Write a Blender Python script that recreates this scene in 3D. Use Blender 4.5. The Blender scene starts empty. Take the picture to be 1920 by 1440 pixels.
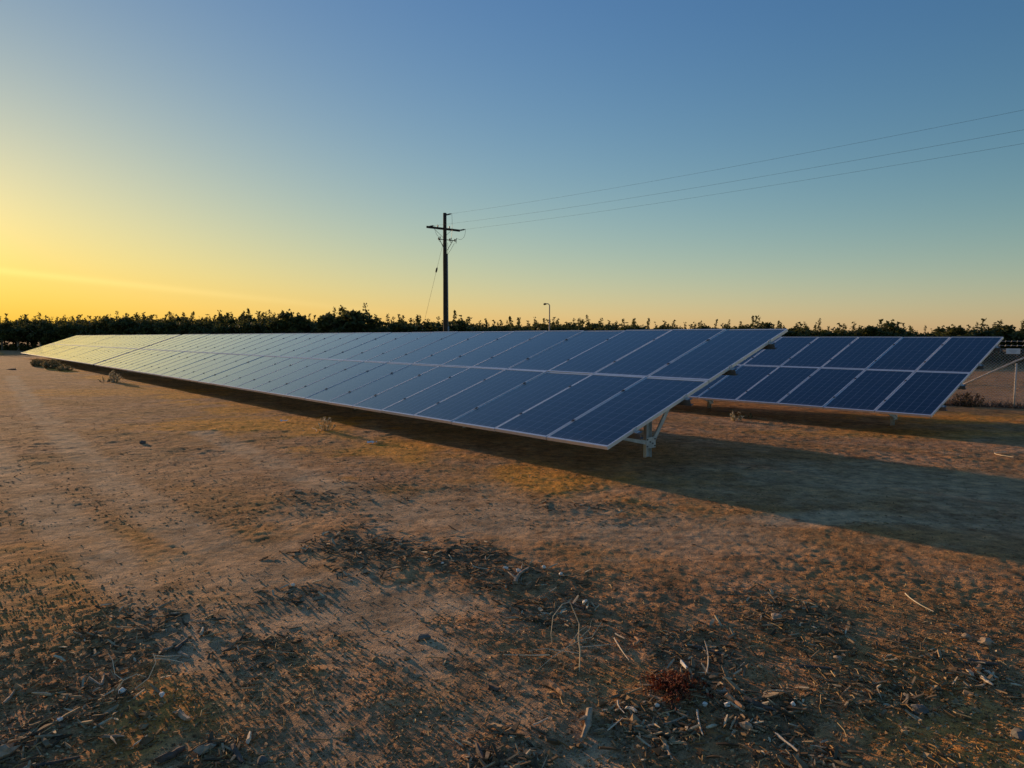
import bpy, bmesh, math, random
import numpy as np
from mathutils import Vector, Matrix, Euler

S = bpy.context.scene
COL = S.collection
R = math.radians
rng = random.Random(11)
NR = np.random.RandomState(5)

# ------------------------------------------------------------------ camera
CAM_H = 1.60
FPX, PITCH = 1343.0, 0.0658
cd = bpy.data.cameras.new('camera')
cam = bpy.data.objects.new('camera', cd)
COL.objects.link(cam)
cd.sensor_width = 36.0
cd.lens = 36.0 * FPX / 1920.0
cd.clip_start = 0.05
cd.clip_end = 9000
cam.location = (0, 0, CAM_H)
cam.rotation_euler = (math.pi / 2 - PITCH, 0, 0)
S.camera = cam

# ------------------------------------------------------------------ sun and sky
YAW = 0.88164                                   # heading of the panel rows
RD = Vector((-math.cos(YAW), math.sin(YAW), 0))  # along a row, away from the camera
RN = Vector((math.sin(YAW), math.cos(YAW), 0))   # across the rows, away from the camera
SUN_EL = R(5.8)
off = R(1.5)
sh = RD * math.cos(off) - RN * math.sin(off)
SUN = Vector((sh.x * math.cos(SUN_EL), sh.y * math.cos(SUN_EL), math.sin(SUN_EL)))
sl = bpy.data.lights.new('sun', 'SUN')
sl.energy = 1.8
sl.color = (1.0, 0.635, 0.34)
sl.angle = R(0.9)
sun = bpy.data.objects.new('sun', sl)
COL.objects.link(sun)
sun.rotation_euler = SUN.to_track_quat('Z', 'Y').to_euler()
sun.location = SUN * 200

W = bpy.data.worlds.new('World')
S.world = W
W.use_nodes = True
wn, wl = W.node_tree.nodes, W.node_tree.links
bg = wn['Background']
sky = wn.new('ShaderNodeTexSky')
sky.sky_type = 'NISHITA'
sky.sun_disc = False
sky.sun_elevation = SUN_EL
sky.sun_rotation = math.atan2(SUN.x, SUN.y)
sky.altitude = 60
sky.air_density = 1.0
sky.dust_density = 1.2
sky.ozone_density = 2.0
EXPOSURE = 1.4
SKY_STRENGTH = 0.10


def wmath(op, a, b=None):
    n = wn.new('ShaderNodeMath'); n.operation = op
    for i, v in enumerate((a, b)):
        if v is None: continue
        if isinstance(v, (int, float)): n.inputs[i].default_value = v
        else: wl.new(v, n.inputs[i])
    return n.outputs[0]


# grade of the clear evening sky: the camera's soft shoulder (power) and the haze band by height and by distance from the sun
wtc = wn.new('ShaderNodeTexCoord')
wsp = wn.new('ShaderNodeSeparateXYZ'); wl.new(wtc.outputs['Generated'], wsp.inputs[0])
wz = wmath('MAXIMUM', wsp.outputs[2], 0.0)
wdot = wn.new('ShaderNodeVectorMath'); wdot.operation = 'DOT_PRODUCT'
wl.new(wtc.outputs['Generated'], wdot.inputs[0]); wdot.inputs[1].default_value = SUN
wang = wmath('ARCCOSINE', wmath('MINIMUM', wmath('MAXIMUM', wdot.outputs['Value'], -1.0), 1.0))
w_e1 = wmath('EXPONENT', wmath('MULTIPLY', wz, -1 / .086217))
w_e2 = wmath('EXPONENT', wmath('MULTIPLY', wz, -1 / .274506))
wang_c = wmath('MINIMUM', wang, 1.35)      # beyond the right edge of the view the sky goes on as it is there
w_g1 = wmath('EXPONENT', wmath('MULTIPLY', wang_c, -1 / .574092))
w_g2 = wmath('EXPONENT', wmath('MULTIPLY', wang_c, -1 / 1.957089))
w_x = wmath('MULTIPLY', w_e1, w_g2)
w_y = wmath('MULTIPLY', w_e1, w_g1)
SKY_FIT = [(-4.575, -3.285, -2.585), (.2969, -.0775, .2786), (2.5407, 1.6707, .1985), (-.70, -1.06, -1.74), (2.7327, 2.1814, 2.6358), (.0615, -.2333, .036), (-2.6854, -1.832, -3.8556)]
wsky = wn.new('ShaderNodeSeparateColor'); wl.new(sky.outputs[0], wsky.inputs[0])
wcmb = wn.new('ShaderNodeCombineColor')
# one thin streak of high cloud low on the left: a narrow band along a great circle, fading away from the sun
_d1, _d2 = Vector((-.5960, .7926, .0760)).normalized(), Vector((-.2590, .9610, .0425)).normalized()
wst = wn.new('ShaderNodeVectorMath'); wst.operation = 'DOT_PRODUCT'
wl.new(wtc.outputs['Generated'], wst.inputs[0]); wst.inputs[1].default_value = _d1.cross(_d2).normalized()
wband = wmath('EXPONENT', wmath('MULTIPLY', wmath('POWER', wmath('ABSOLUTE', wmath('DIVIDE', wst.outputs['Value'], .0042)), 2.0), -1.0))
wfade = wmath('MULTIPLY', wband, wmath('EXPONENT', wmath('MULTIPLY', wmath('POWER', wmath('DIVIDE', wang, .42), 2.0), -1.0)))
for ch in range(3):
    acc = SKY_FIT[0][ch] - math.log(SKY_STRENGTH * 2 ** EXPOSURE)
    for f_, row in zip((w_e1, w_e2, w_g1, w_g2, w_x, w_y), SKY_FIT[1:]):
        acc = wmath('ADD', wmath('MULTIPLY', f_, row[ch]), acc)
    glow = wmath('MULTIPLY', wmath('EXPONENT', wmath('MULTIPLY', wang, -1 / .04)), (1.0, .62, .2)[ch] / (SKY_STRENGTH * 2 ** EXPOSURE))
    acc = wmath('ADD', acc, wmath('MULTIPLY', wfade, (.10, .11, .16)[ch]))
    wl.new(wmath('ADD', wmath('MULTIPLY', wmath('EXPONENT', acc), wmath('POWER', wsky.outputs[ch], .4)), glow), wcmb.inputs[ch])
wl.new(wcmb.outputs[0], bg.inputs[0])
bg.inputs[1].default_value = SKY_STRENGTH

S.view_settings.view_transform = 'Standard'
S.view_settings.look = 'None'
S.view_settings.exposure = EXPOSURE
S.view_settings.gamma = 1.0
S.view_settings.use_curve_mapping = False
S.cycles.max_bounces = 6


# ------------------------------------------------------------------ helpers
def tag(o, label=None, cat=None, group=None, kind=None):
    if label: o['label'] = label
    if cat: o['category'] = cat
    if group: o['group'] = group
    if kind: o['kind'] = kind
    return o


def empty(name, loc=(0, 0, 0), rotz=0.0):
    o = bpy.data.objects.new(name, None)
    o.empty_display_size = 0.2
    o.location = loc
    o.rotation_euler = (0, 0, rotz)
    COL.objects.link(o)
    return o


def link(name, me, parent=None, loc=(0, 0, 0), rot=(0, 0, 0), scale=None):
    o = bpy.data.objects.new(name, me)
    COL.objects.link(o)
    o.location = loc
    o.rotation_euler = rot
    if scale is not None: o.scale = scale
    if parent: o.parent = parent
    return o


class MB:
    """collects simple solids into one mesh"""
    def __init__(self):
        self.v, self.f, self.m = [], [], []

    def add(self, vs, fs, mi=0):
        b = len(self.v)
        self.v += [tuple(v) for v in vs]
        self.f += [tuple(i + b for i in f) for f in fs]
        self.m += [mi] * len(fs)

    def box(self, lo, hi, mat=None, mi=0):
        (a, b, c), (d, e, f) = lo, hi
        vs = [Vector(p) for p in ((a, b, c), (d, b, c), (d, e, c), (a, e, c), (a, b, f), (d, b, f), (d, e, f), (a, e, f))]
        if mat is not None: vs = [mat @ v for v in vs]
        self.add(vs, [(0, 3, 2, 1), (4, 5, 6, 7), (0, 1, 5, 4), (1, 2, 6, 5), (2, 3, 7, 6), (3, 0, 4, 7)], mi)

    def bar(self, p, q, w, h, up=(0, 0, 1), mi=0):
        p, q = Vector(p), Vector(q)
        z = (q - p).normalized()
        x = Vector(up).cross(z)
        if x.length < 1e-5: x = Vector((1, 0, 0)).cross(z)
        x.normalize(); y = z.cross(x)
        vs = []
        for c in (p, q):
            for sx, sy in ((-1, -1), (1, -1), (1, 1), (-1, 1)):
                vs.append(c + x * sx * w / 2 + y * sy * h / 2)
        self.add(vs, [(0, 3, 2, 1), (4, 5, 6, 7), (0, 1, 5, 4), (1, 2, 6, 5), (2, 3, 7, 6), (3, 0, 4, 7)], mi)

    def tube(self, pts, rad, n=6, cap=True, mi=0, jag=0.0, rr=None):
        pts = [Vector(p) for p in pts]
        if not hasattr(rad, '__len__'): rad = [rad] * len(pts)
        rings = []
        prev = None
        for i, p in enumerate(pts):
            a = pts[max(0, i - 1)]; b = pts[min(len(pts) - 1, i + 1)]
            z = (b - a).normalized()
            if prev is None:
                x = Vector((0, 0, 1)).cross(z)
                if x.length < 1e-3: x = Vector((1, 0, 0)).cross(z)
            else:
                x = prev - z * prev.dot(z)
            x.normalize(); prev = x
            y = z.cross(x)
            ring = []
            for k in range(n):
                t = 2 * math.pi * k / n
                r = rad[i]
                o = Vector((0, 0, 0))
                if jag and rr:
                    r *= 1 + rr.uniform(-jag, jag)
                    if i in (0, len(pts) - 1): o = z * rr.uniform(-1, 1) * rad[i] * 1.2
                ring.append(p + o + (x * math.cos(t) + y * math.sin(t)) * r)
            rings.append(ring)
        vs = [v for r_ in rings for v in r_]
        fs = []
        for i in range(len(rings) - 1):
            for k in range(n):
                a = i * n + k; b = i * n + (k + 1) % n
                fs.append((a, b, b + n, a + n))
        if cap:
            fs.append(tuple(reversed(range(n))))
            fs.append(tuple(range((len(rings) - 1) * n, len(rings) * n)))
        self.add(vs, fs, mi)

    def mesh(self, name, mats, smooth=False):
        me = bpy.data.meshes.new(name)
        me.from_pydata(self.v, [], self.f)
        if not isinstance(mats, (list, tuple)): mats = [mats]
        for m in mats: me.materials.append(m)
        if len(mats) > 1: me.polygons.foreach_set('material_index', self.m)
        if smooth: me.polygons.foreach_set('use_smooth', [True] * len(me.polygons))
        me.update()
        return me

    def build(self, name, mats, parent=None, smooth=False, loc=(0, 0, 0), rot=(0, 0, 0)):
        return link(name, self.mesh(name, mats, smooth), parent, loc, rot)


# vectorised gradient noise --------------------------------------------------
_perm = NR.permutation(512)
_ang = NR.uniform(0, 2 * math.pi, 512)
_gx, _gy = np.cos(_ang), np.sin(_ang)


def gnoise(x, y, seed=0):
    xi = np.floor(x).astype(np.int64); yi = np.floor(y).astype(np.int64)
    xf, yf = x - xi, y - yi
    u = xf * xf * xf * (xf * (xf * 6 - 15) + 10); v = yf * yf * yf * (yf * (yf * 6 - 15) + 10)

    def g(ix, iy, fx, fy):
        h = _perm[(_perm[(ix + seed * 37) & 511] + iy) & 511]
        return _gx[h] * fx + _gy[h] * fy
    a = g(xi, yi, xf, yf); b = g(xi + 1, yi, xf - 1, yf)
    c = g(xi, yi + 1, xf, yf - 1); d = g(xi + 1, yi + 1, xf - 1, yf - 1)
    return 1.5 * ((a * (1 - u) + b * u) * (1 - v) + (c * (1 - u) + d * u) * v)


def fbm(x, y, wl_, octv=3, seed=0, gain=0.5):
    t = 0; a = 1.0; f = 1.0 / wl_
    for o in range(octv):
        t = t + a * gnoise(x * f + 17.3 * o, y * f - 9.1 * o, seed + o)
        a *= gain; f *= 2.03
    return t


def sstep(a, b, x):
    t = np.clip((x - a) / (b - a), 0, 1)
    return t * t * (3 - 2 * t)


# where a line of sight of the survey camera meets level ground of height z
def at(px, py, z=0.0):
    u = (px - 960) / FPX; v = (720 - py) / FPX
    c, s = math.cos(PITCH), math.sin(PITCH)
    dy = c + v * s; dz = v * c - s
    t = (z - CAM_H) / dz
    return Vector((u * t, dy * t, z))


A0 = Vector((1.0475, 7.8394, 0))    # near lower corner of the front row on the ground
B0 = Vector((7.5579, 12.8486, 0))   # near lower corner of the rear row
REAR_DROP = -0.235


def ground_base(x, y):
    q = (x - A0.x) * RN.x + (y - A0.y) * RN.y
    s = (x - A0.x) * RD.x + (y - A0.y) * RD.y
    z = REAR_DROP * sstep(2.0, 8.0, q)
    far = np.hypot(x, y)
    z = z + 0.010 * fbm(x, y, 3.1, 2, 3) * sstep(30, 8, far)
    return z


# ground colour zones: centre in survey pixels, radii in metres, strength
CHIP_ZONES = [(700, 1030, .85, .5, 1.0), (860, 1050, .6, .32, 1.0), (1000, 1085, .55, .35, .8), (1040, 1140, .5, .32, .9),
              (1290, 1230, .55, .4, .8), (1390, 1330, .4, .26, 1.0), (1260, 1370, .42, .26, .8), (1500, 1160, .7, .4, .7),
              (1540, 1210, .5, .3, .6), (1840, 1270, .32, .22, 1.0), (1650, 1290, .5, .25, .6), (230, 1190, .75, .4, .65),
              (180, 1320, .45, .28, .6), (60, 1390, .3, .2, .45), (560, 1120, .6, .3, .7), (500, 1230, .4, .22, .6),
              (960, 1410, .25, .18, .8), (410, 1420, .28, .16, .5), (1480, 1410, .35, .2, .8), (640, 930, .9, .5, .5),
              (1120, 950, .9, .25, .6), (1700, 1230, .5, .25, .5)]
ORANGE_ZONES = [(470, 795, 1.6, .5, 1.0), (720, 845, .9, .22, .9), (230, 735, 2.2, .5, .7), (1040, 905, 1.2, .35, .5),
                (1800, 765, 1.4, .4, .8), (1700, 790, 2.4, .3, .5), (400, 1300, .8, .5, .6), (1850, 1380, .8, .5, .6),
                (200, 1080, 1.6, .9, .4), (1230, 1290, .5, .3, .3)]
SMOOTH_ZONES = [(620, 1130, 1.1, .5, 1.0), (480, 1060, 1.0, .5, .8), (880, 960, 1.6, .5, .8), (560, 1400, .5, .3, .7), (1250, 1000, 1.5, .4, .7),
                (300, 880, 1.4, .7, .3), (900, 1350, .6, .3, .4), (1700, 900, 2.2, .7, .7), (1100, 1390, .3, .2, .6), (150, 790, 1.2, 1.2, .2)]


def zone_mask(zs, x, y, seed, SIZE=1.0):
    m = np.zeros_like(x)
    wob = 1 + 0.55 * fbm(x, y, .55, 3, seed)
    for px, py, rx, ry, st in zs:
        c = at(px, py)
        # the zones stretch along the sight line on the ground
        sc = max(1.0, c.y / 4.0) ** 0.5
        d = np.sqrt(((x - c.x) / (rx * sc)) ** 2 + ((y - c.y) / (ry * 1.9 * sc)) ** 2)
        m = np.maximum(m, st * sstep(1.0, .25, d * wob / SIZE))
    return m


TRACKS = [[(20, 705), (70, 770), (150, 850), (290, 960), (460, 1060), (640, 1140), (900, 1270), (1080, 1400)],
          [(-60, 800), (0, 870), (120, 980), (300, 1130), (480, 1290), (600, 1430)],
          [(1920, 985), (1600, 965), (1300, 985), (1000, 1000), (760, 960), (560, 890), (380, 810)]]


def track_mask(x, y):
    m = np.zeros_like(x)
    wob = .05 * gnoise(x * 1.1, y * 1.1, 5)
    for tr in TRACKS:
        P = [at(*p) for p in tr]
        for a, b in zip(P[:-1], P[1:]):
            dx, dy = b.x - a.x, b.y - a.y
            t = np.clip(((x - a.x) * dx + (y - a.y) * dy) / (dx * dx + dy * dy), 0, 1)
            d = np.hypot(x - a.x - t * dx, y - a.y - t * dy) + wob
            m = np.maximum(m, sstep(.33, .12, d))
    return m


def masks(x, y):
    chip = zone_mask(CHIP_ZONES, x, y, 21, .68)
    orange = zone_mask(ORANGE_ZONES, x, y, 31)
    smooth = zone_mask(SMOOTH_ZONES, x, y, 41)
    br = .55 + .45 * sstep(-.5, .4, fbm(x, y, 1.2, 2, 61))
    smooth = np.maximum(smooth, 1.0 * track_mask(x, y) * br)
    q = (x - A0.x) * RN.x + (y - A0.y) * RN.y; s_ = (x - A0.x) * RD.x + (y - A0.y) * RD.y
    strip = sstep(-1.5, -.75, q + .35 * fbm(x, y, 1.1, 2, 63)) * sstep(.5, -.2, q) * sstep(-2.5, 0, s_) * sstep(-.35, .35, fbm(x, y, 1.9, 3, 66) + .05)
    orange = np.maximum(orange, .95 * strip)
    return chip, orange, smooth


def ground_height(x, y, m=None):
    x = np.asarray(x, float); y = np.asarray(y, float)
    if m is None: m = masks(x, y)
    chip, orange, smooth = m
    far = np.hypot(x, y)
    rough = (0.55 + 0.45 * sstep(-.3, .5, fbm(x, y, 1.3, 2, 8))) * (1 - .72 * smooth) + .15 * chip
    z = ground_base(x, y)
    z = z + .005 * fbm(x, y, .62, 2, 12) * sstep(60, 30, far) + .005 * fbm(x, y, 1.4, 2, 52) * sstep(70, 40, far) + .013 * sstep(7, 13, far) * sstep(60, 35, far) * np.abs(fbm(x, y, .33, 3, 57))
    clod = np.abs(fbm(x, y, .21, 3, 15))
    z = z + rough * .0075 * (clod - .35) * sstep(60, 30, far)
    z = z + rough * .0055 * fbm(x, y, .072, 3, 18, .65) * sstep(30, 12, far)
    z = z + rough * .0042 * np.abs(fbm(x, y, .028, 2, 28)) * sstep(9, 4.5, far)
    z = z - .010 * smooth * sstep(40, 20, far)
    z = z + .005 * chip * sstep(14, 6, far)
    return z


def gz(x, y):
    return float(ground_height(np.array([x]), np.array([y]))[0])


def on_ground(px, py, lift=0.0):
    p = at(px, py)
    for _ in range(4):
        p = at(px, py, float(ground_base(np.array([p.x]), np.array([p.y]))[0]))
    return Vector((p.x, p.y, gz(p.x, p.y) + lift))


# ------------------------------------------------------------------ materials
def new_mat(name):
    m = bpy.data.materials.new(name)
    m.use_nodes = True
    nt = m.node_tree
    return m, nt, nt.nodes, nt.links, nt.nodes['Principled BSDF']


def ramp(nodes, stops):
    r = nodes.new('ShaderNodeValToRGB')
    e = r.color_ramp.elements
    while len(e) < len(stops): e.new(0.5)
    for i, (p, c) in enumerate(stops):
        e[i].position = p; e[i].color = (*c, 1)
    return r


def noise(nodes, scale, detail=4, rough=.55):
    n = nodes.new('ShaderNodeTexNoise')
    n.inputs['Scale'].default_value = scale
    n.inputs['Detail'].default_value = detail
    n.inputs['Roughness'].default_value = rough
    return n


def mixc(nodes, links, fac, a, b, blend='MIX'):
    n = nodes.new('ShaderNodeMix'); n.data_type = 'RGBA'; n.blend_type = blend
    for sock, v in ((n.inputs[0], fac), (n.inputs[6], a), (n.inputs[7], b)):
        if hasattr(v, 'links') or isinstance(v, bpy.types.NodeSocket): links.new(v, sock)
        elif isinstance(v, (tuple, list)): sock.default_value = (*v, 1)
        else: sock.default_value = v
    return n.outputs[2]


def simple(name, col, rough=.6, metal=0.0, var=.25, scale=20.0, bump=0.0, spec=.4):
    m, nt, N, L, P = new_mat(name)
    tc = N.new('ShaderNodeTexCoord')
    n = noise(N, scale, 5)
    L.new(tc.outputs['Object'], n.inputs['Vector'])
    lo = tuple(c * (1 - var) for c in col); hi = tuple(min(1, c * (1 + var)) for c in col)
    r = ramp(N, [(.3, lo), (.7, hi)])
    L.new(n.outputs[0], r.inputs[0]); L.new(r.outputs[0], P.inputs['Base Color'])
    P.inputs['Roughness'].default_value = rough
    P.inputs['Metallic'].default_value = metal
    P.inputs['Specular IOR Level'].default_value = spec
    if bump:
        b = N.new('ShaderNodeBump'); b.inputs['Strength'].default_value = bump; b.inputs['Distance'].default_value = .01
        L.new(n.outputs[0], b.inputs['Height']); L.new(b.outputs[0], P.inputs['Normal'])
    return m


def island(name, stops, rough=.85, scale=60.0, trans=0.0):
    """colour by separate piece, with grain"""
    m, nt, N, L, P = new_mat(name)
    g = N.new('ShaderNodeNewGeometry')
    oi = N.new('ShaderNodeObjectInfo')
    ad = N.new('ShaderNodeMath'); ad.operation = 'ADD'
    L.new(g.outputs['Random Per Island'], ad.inputs[0]); L.new(oi.outputs['Random'], ad.inputs[1])
    fr = N.new('ShaderNodeMath'); fr.operation = 'FRACT'
    L.new(ad.outputs[0], fr.inputs[0])
    r = ramp(N, stops)
    L.new(fr.outputs[0], r.inputs[0])
    tc = N.new('ShaderNodeTexCoord')
    n = noise(N, scale, 4)
    L.new(tc.outputs['Object'], n.inputs['Vector'])
    r2 = ramp(N, [(.3, (.6, .6, .6)), (.7, (1.2, 1.2, 1.2))])
    L.new(n.outputs[0], r2.inputs[0])
    c = mixc(N, L, 1.0, r.outputs[0], r2.outputs[0], 'MULTIPLY')
    L.new(c, P.inputs['Base Color'])
    P.inputs['Roughness'].default_value = rough
    P.inputs['Specular IOR Level'].default_value = .2
    if trans:
        t = N.new('ShaderNodeBsdfTranslucent'); L.new(c, t.inputs[0])
        mx = N.new('ShaderNodeMixShader'); mx.inputs[0].default_value = trans
        L.new(P.outputs[0], mx.inputs[1]); L.new(t.outputs[0], mx.inputs[2])
        L.new(mx.outputs[0], N['Material Output'].inputs[0])
    return m


def ground_material():
    m, nt, N, L, P = new_mat('dry_soil')
    tc = N.new('ShaderNodeTexCoord')

    def att(nm):
        a = N.new('ShaderNodeAttribute'); a.attribute_name = nm; return a.outputs['Fac']
    n1 = noise(N, .55, 6, .6); n2 = noise(N, 3.2, 6, .62); n3 = noise(N, 34, 5, .65); n4 = noise(N, 140, 3, .6)
    for n in (n1, n2, n3, n4): L.new(tc.outputs['Object'], n.inputs['Vector'])
    soil = ramp(N, [(.30, (.31, .157, .072)), (.5, (.48, .262, .130)), (.72, (.64, .395, .213))])
    L.new(n2.outputs[0], soil.inputs[0])
    litter = ramp(N, [(.3, (.27, .122, .042)), (.6, (.50, .262, .094)), (.8, (.66, .39, .165))])
    L.new(n3.outputs[0], litter.inputs[0])
    lf = ramp(N, [(.38, (0, 0, 0)), (.58, (.85, .85, .85))])
    L.new(n1.outputs[0], lf.inputs[0])
    c = mixc(N, L, lf.outputs[0], soil.outputs[0], litter.outputs[0])
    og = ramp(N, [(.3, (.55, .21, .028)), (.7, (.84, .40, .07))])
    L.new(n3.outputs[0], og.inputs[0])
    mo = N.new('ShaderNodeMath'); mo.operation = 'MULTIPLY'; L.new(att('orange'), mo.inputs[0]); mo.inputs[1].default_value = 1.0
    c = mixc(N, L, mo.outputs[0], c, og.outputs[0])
    dust = ramp(N, [(.3, (.45, .288, .155)), (.7, (.61, .415, .24))])
    L.new(n2.outputs[0], dust.inputs[0])
    c = mixc(N, L, att('smooth'), c, dust.outputs[0])
    mul = ramp(N, [(.35, (.13, .085, .046)), (.65, (.32, .21, .115))])
    L.new(n3.outputs[0], mul.inputs[0])
    mc = N.new('ShaderNodeMath'); mc.operation = 'MULTIPLY'; L.new(att('chip'), mc.inputs[0]); mc.inputs[1].default_value = .75
    c = mixc(N, L, mc.outputs[0], c, mul.outputs[0])
    blot = ramp(N, [(.34, (.66, .62, .58)), (.5, (1.08, 1.07, 1.05)), (.7, (1.3, 1.22, 1.1))])
    n6 = noise(N, 1.7, 7, .68); L.new(tc.outputs['Object'], n6.inputs['Vector']); L.new(n6.outputs[0], blot.inputs[0])
    c = mixc(N, L, .8, c, blot.outputs[0], 'MULTIPLY')
    n7 = noise(N, 7.5, 6, .72); L.new(tc.outputs['Object'], n7.inputs['Vector'])
    spk = ramp(N, [(.36, (.52, .48, .44)), (.5, (1.05, 1.03, 1.0)), (.66, (1.6, 1.48, 1.3))]); L.new(n7.outputs[0], spk.inputs[0])
    c = mixc(N, L, .75, c, spk.outputs[0], 'MULTIPLY')
    fine = ramp(N, [(.3, (.68, .67, .66)), (.52, (1.06, 1.05, 1.04)), (.75, (1.5, 1.42, 1.3))])
    L.new(n4.outputs[0], fine.inputs[0])
    c = mixc(N, L, 1.0, c, fine.outputs[0], 'MULTIPLY')
    L.new(c, P.inputs['Base Color'])
    P.inputs['Roughness'].default_value = 1.0
    P.inputs['Specular IOR Level'].default_value = .1
    n5 = noise(N, 9, 4, .65); L.new(tc.outputs['Object'], n5.inputs['Vector'])
    b0 = N.new('ShaderNodeBump'); b0.inputs['Distance'].default_value = .05; b0.inputs['Strength'].default_value = .5
    L.new(n5.outputs[0], b0.inputs['Height'])
    b1 = N.new('ShaderNodeBump'); b1.inputs['Distance'].default_value = .022; b1.inputs['Strength'].default_value = .7
    L.new(n3.outputs[0], b1.inputs['Height']); L.new(b0.outputs[0], b1.inputs['Normal'])
    b2 = N.new('ShaderNodeBump'); b2.inputs['Distance'].default_value = .008; b2.inputs['Strength'].default_value = .9
    L.new(n4.outputs[0], b2.inputs['Height']); L.new(b1.outputs[0], b2.inputs['Normal'])
    L.new(b2.outputs[0], P.inputs['Normal'])
    return m


def cell_material():
    """6 x 12 blue polycrystalline cells with printed contact lines under textured glass"""
    m, nt, N, L, P = new_mat('solar_cells_under_glass')
    tc = N.new('ShaderNodeTexCoord')
    sp = N.new('ShaderNodeSeparateXYZ'); L.new(tc.outputs['Object'], sp.inputs[0])

    def math_(op, a, b=None):
        n = N.new('ShaderNodeMath'); n.operation = op
        for i, v in enumerate((a, b)):
            if v is None: continue
            if isinstance(v, (int, float)): n.inputs[i].default_value = v
            else: L.new(v, n.inputs[i])
        return n.outputs[0]

    def line(coord, period, offs, width):
        t = math_('DIVIDE', math_('ADD', coord, offs), period)
        f = math_('FRACT', t)
        d = math_('ABSOLUTE', math_('SUBTRACT', f, .5))
        return math_('GREATER_THAN', d, .5 - width / period / 2), t
    gx, tx = line(sp.outputs[0], .1575, .496 + .4725, .0075)      # gaps between the six columns
    gy, ty = line(sp.outputs[1], .1575, -.033, .0055)
    bx, _ = line(sp.outputs[0], .0525, .496 + .4725 + .0262, .0016)
    cm = N.new('ShaderNodeCombineXYZ')
    L.new(math_('FLOOR', tx), cm.inputs[0]); L.new(math_('FLOOR', ty), cm.inputs[1])
    oi = N.new('ShaderNodeObjectInfo'); L.new(oi.outputs['Random'], cm.inputs[2])
    wn_ = N.new('ShaderNodeTexWhiteNoise'); L.new(cm.outputs[0], wn_.inputs[0])
    vo = N.new('ShaderNodeTexVoronoi'); vo.inputs['Scale'].default_value = 55
    L.new(tc.outputs['Object'], vo.inputs['Vector'])
    cell = ramp(N, [(0, (.0012, .004, .011)), (1, (.0028, .0075, .020))])
    L.new(wn_.outputs[0], cell.inputs[0])
    gr = ramp(N, [(0, (.75, .75, .75)), (1, (1.35, 1.35, 1.35))])
    L.new(vo.outputs['Color'], gr.inputs[0])
    c = mixc(N, L, 1.0, cell.outputs[0], gr.outputs[0], 'MULTIPLY')
    pv = ramp(N, [(0, (.72, .75, .80)), (.5, (1, 1, 1)), (1, (1.3, 1.25, 1.2))]); L.new(oi.outputs['Random'], pv.inputs[0])
    c = mixc(N, L, 1.0, c, pv.outputs[0], 'MULTIPLY')
    c = mixc(N, L, math_('MULTIPLY', bx, .35), c, (.10, .13, .17))
    c = mixc(N, L, math_('MULTIPLY', gy, .5), c, (.16, .19, .25))
    c = mixc(N, L, math_('MULTIPLY', gx, .8), c, (.17, .20, .25))
    # dust film, thicker in blotches and along the lower edge
    dn = noise(N, 2.3, 5); 
    ob = N.new('ShaderNodeVectorMath'); ob.operation = 'ADD'
    L.new(tc.outputs['Object'], ob.inputs[0]); L.new(oi.outputs['Location'], ob.inputs[1]); L.new(ob.outputs[0], dn.inputs['Vector'])
    dr = ramp(N, [(.35, (.004, .004, .004)), (.75, (.018, .018, .018))]); L.new(dn.outputs[0], dr.inputs[0])
    edge_ = N.new('ShaderNodeMapRange'); edge_.interpolation_type = 'SMOOTHSTEP'
    L.new(sp.outputs[1], edge_.inputs[0])
    for i_, v_ in ((1, .17), (2, .03), (3, 0.0), (4, .16)): edge_.inputs[i_].default_value = v_
    soil_ = math_('MULTIPLY', edge_.outputs[0], math_('MULTIPLY', dn.outputs[0], 1.4))
    c = mixc(N, L, math_('ADD', dr.outputs[0], soil_), c, (.30, .25, .20))
    L.new(c, P.inputs['Base Color'])
    rr = ramp(N, [(.3, (.14, .14, .14)), (.7, (.20, .20, .20))]); L.new(dn.outputs[0], rr.inputs[0])
    L.new(rr.outputs[0], P.inputs['Roughness'])
    P.inputs['IOR'].default_value = 1.5
    P.inputs['Sheen Weight'].default_value = .06
    P.inputs['Sheen Tint'].default_value = (.55, .80, 1, 1)
    P.inputs['Sheen Roughness'].default_value = .12
    P.inputs['Coat Weight'].default_value = 1.0
    P.inputs['Coat IOR'].default_value = 1.36
    P.inputs['Specular IOR Level'].default_value = .04
    P.inputs['Coat Roughness'].default_value = .11
    gn = noise(N, 260, 2); L.new(tc.outputs['Object'], gn.inputs['Vector'])
    b = N.new('ShaderNodeBump'); b.inputs['Strength'].default_value = .05; b.inputs['Distance'].default_value = .002
    L.new(gn.outputs[0], b.inputs['Height']); L.new(b.outputs[0], P.inputs['Normal'])
    return m


M_ground = ground_material()
M_cell = cell_material()
M_alu = simple('anodised_aluminium', (.76, .76, .74), .45, .5, .06, 8)
M_steel = simple('galvanised_steel', (.56, .58, .58), .55, .35, .22, 9, .05)
M_purlin_shaded = simple('shaded_galvanised_purlin', (.17, .175, .17), .6, .3, .2, 9, .05)  # galvanised steel darkened: shade under the panels is put into the colour
M_back = simple('white_backsheet', (.62, .62, .60), .6, 0, .05)
M_dark = simple('black_fitting', (.03, .03, .032), .7, 0, .2, spec=.2)
M_bolt = simple('bolt_steel', (.12, .12, .125), .45, .8, .2)
M_pole = simple('weathered_pole_wood', (.062, .044, .030), .9, 0, .35, 6, .3)
M_conduit = simple('grey_conduit', (.30, .29, .27), .6, 0, .1)
M_porc = simple('grey_porcelain', (.15, .15, .16), .3, 0, .1)
M_wire = simple('overhead_wire', (.10, .10, .10), .5, .7, .1)
M_pipe = simple('bare_steel_pipe', (.66, .57, .46), .6, .05, .2, 12)
M_mesh = simple('fence_wire', (.55, .55, .53), .6, .3, .1)
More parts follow.
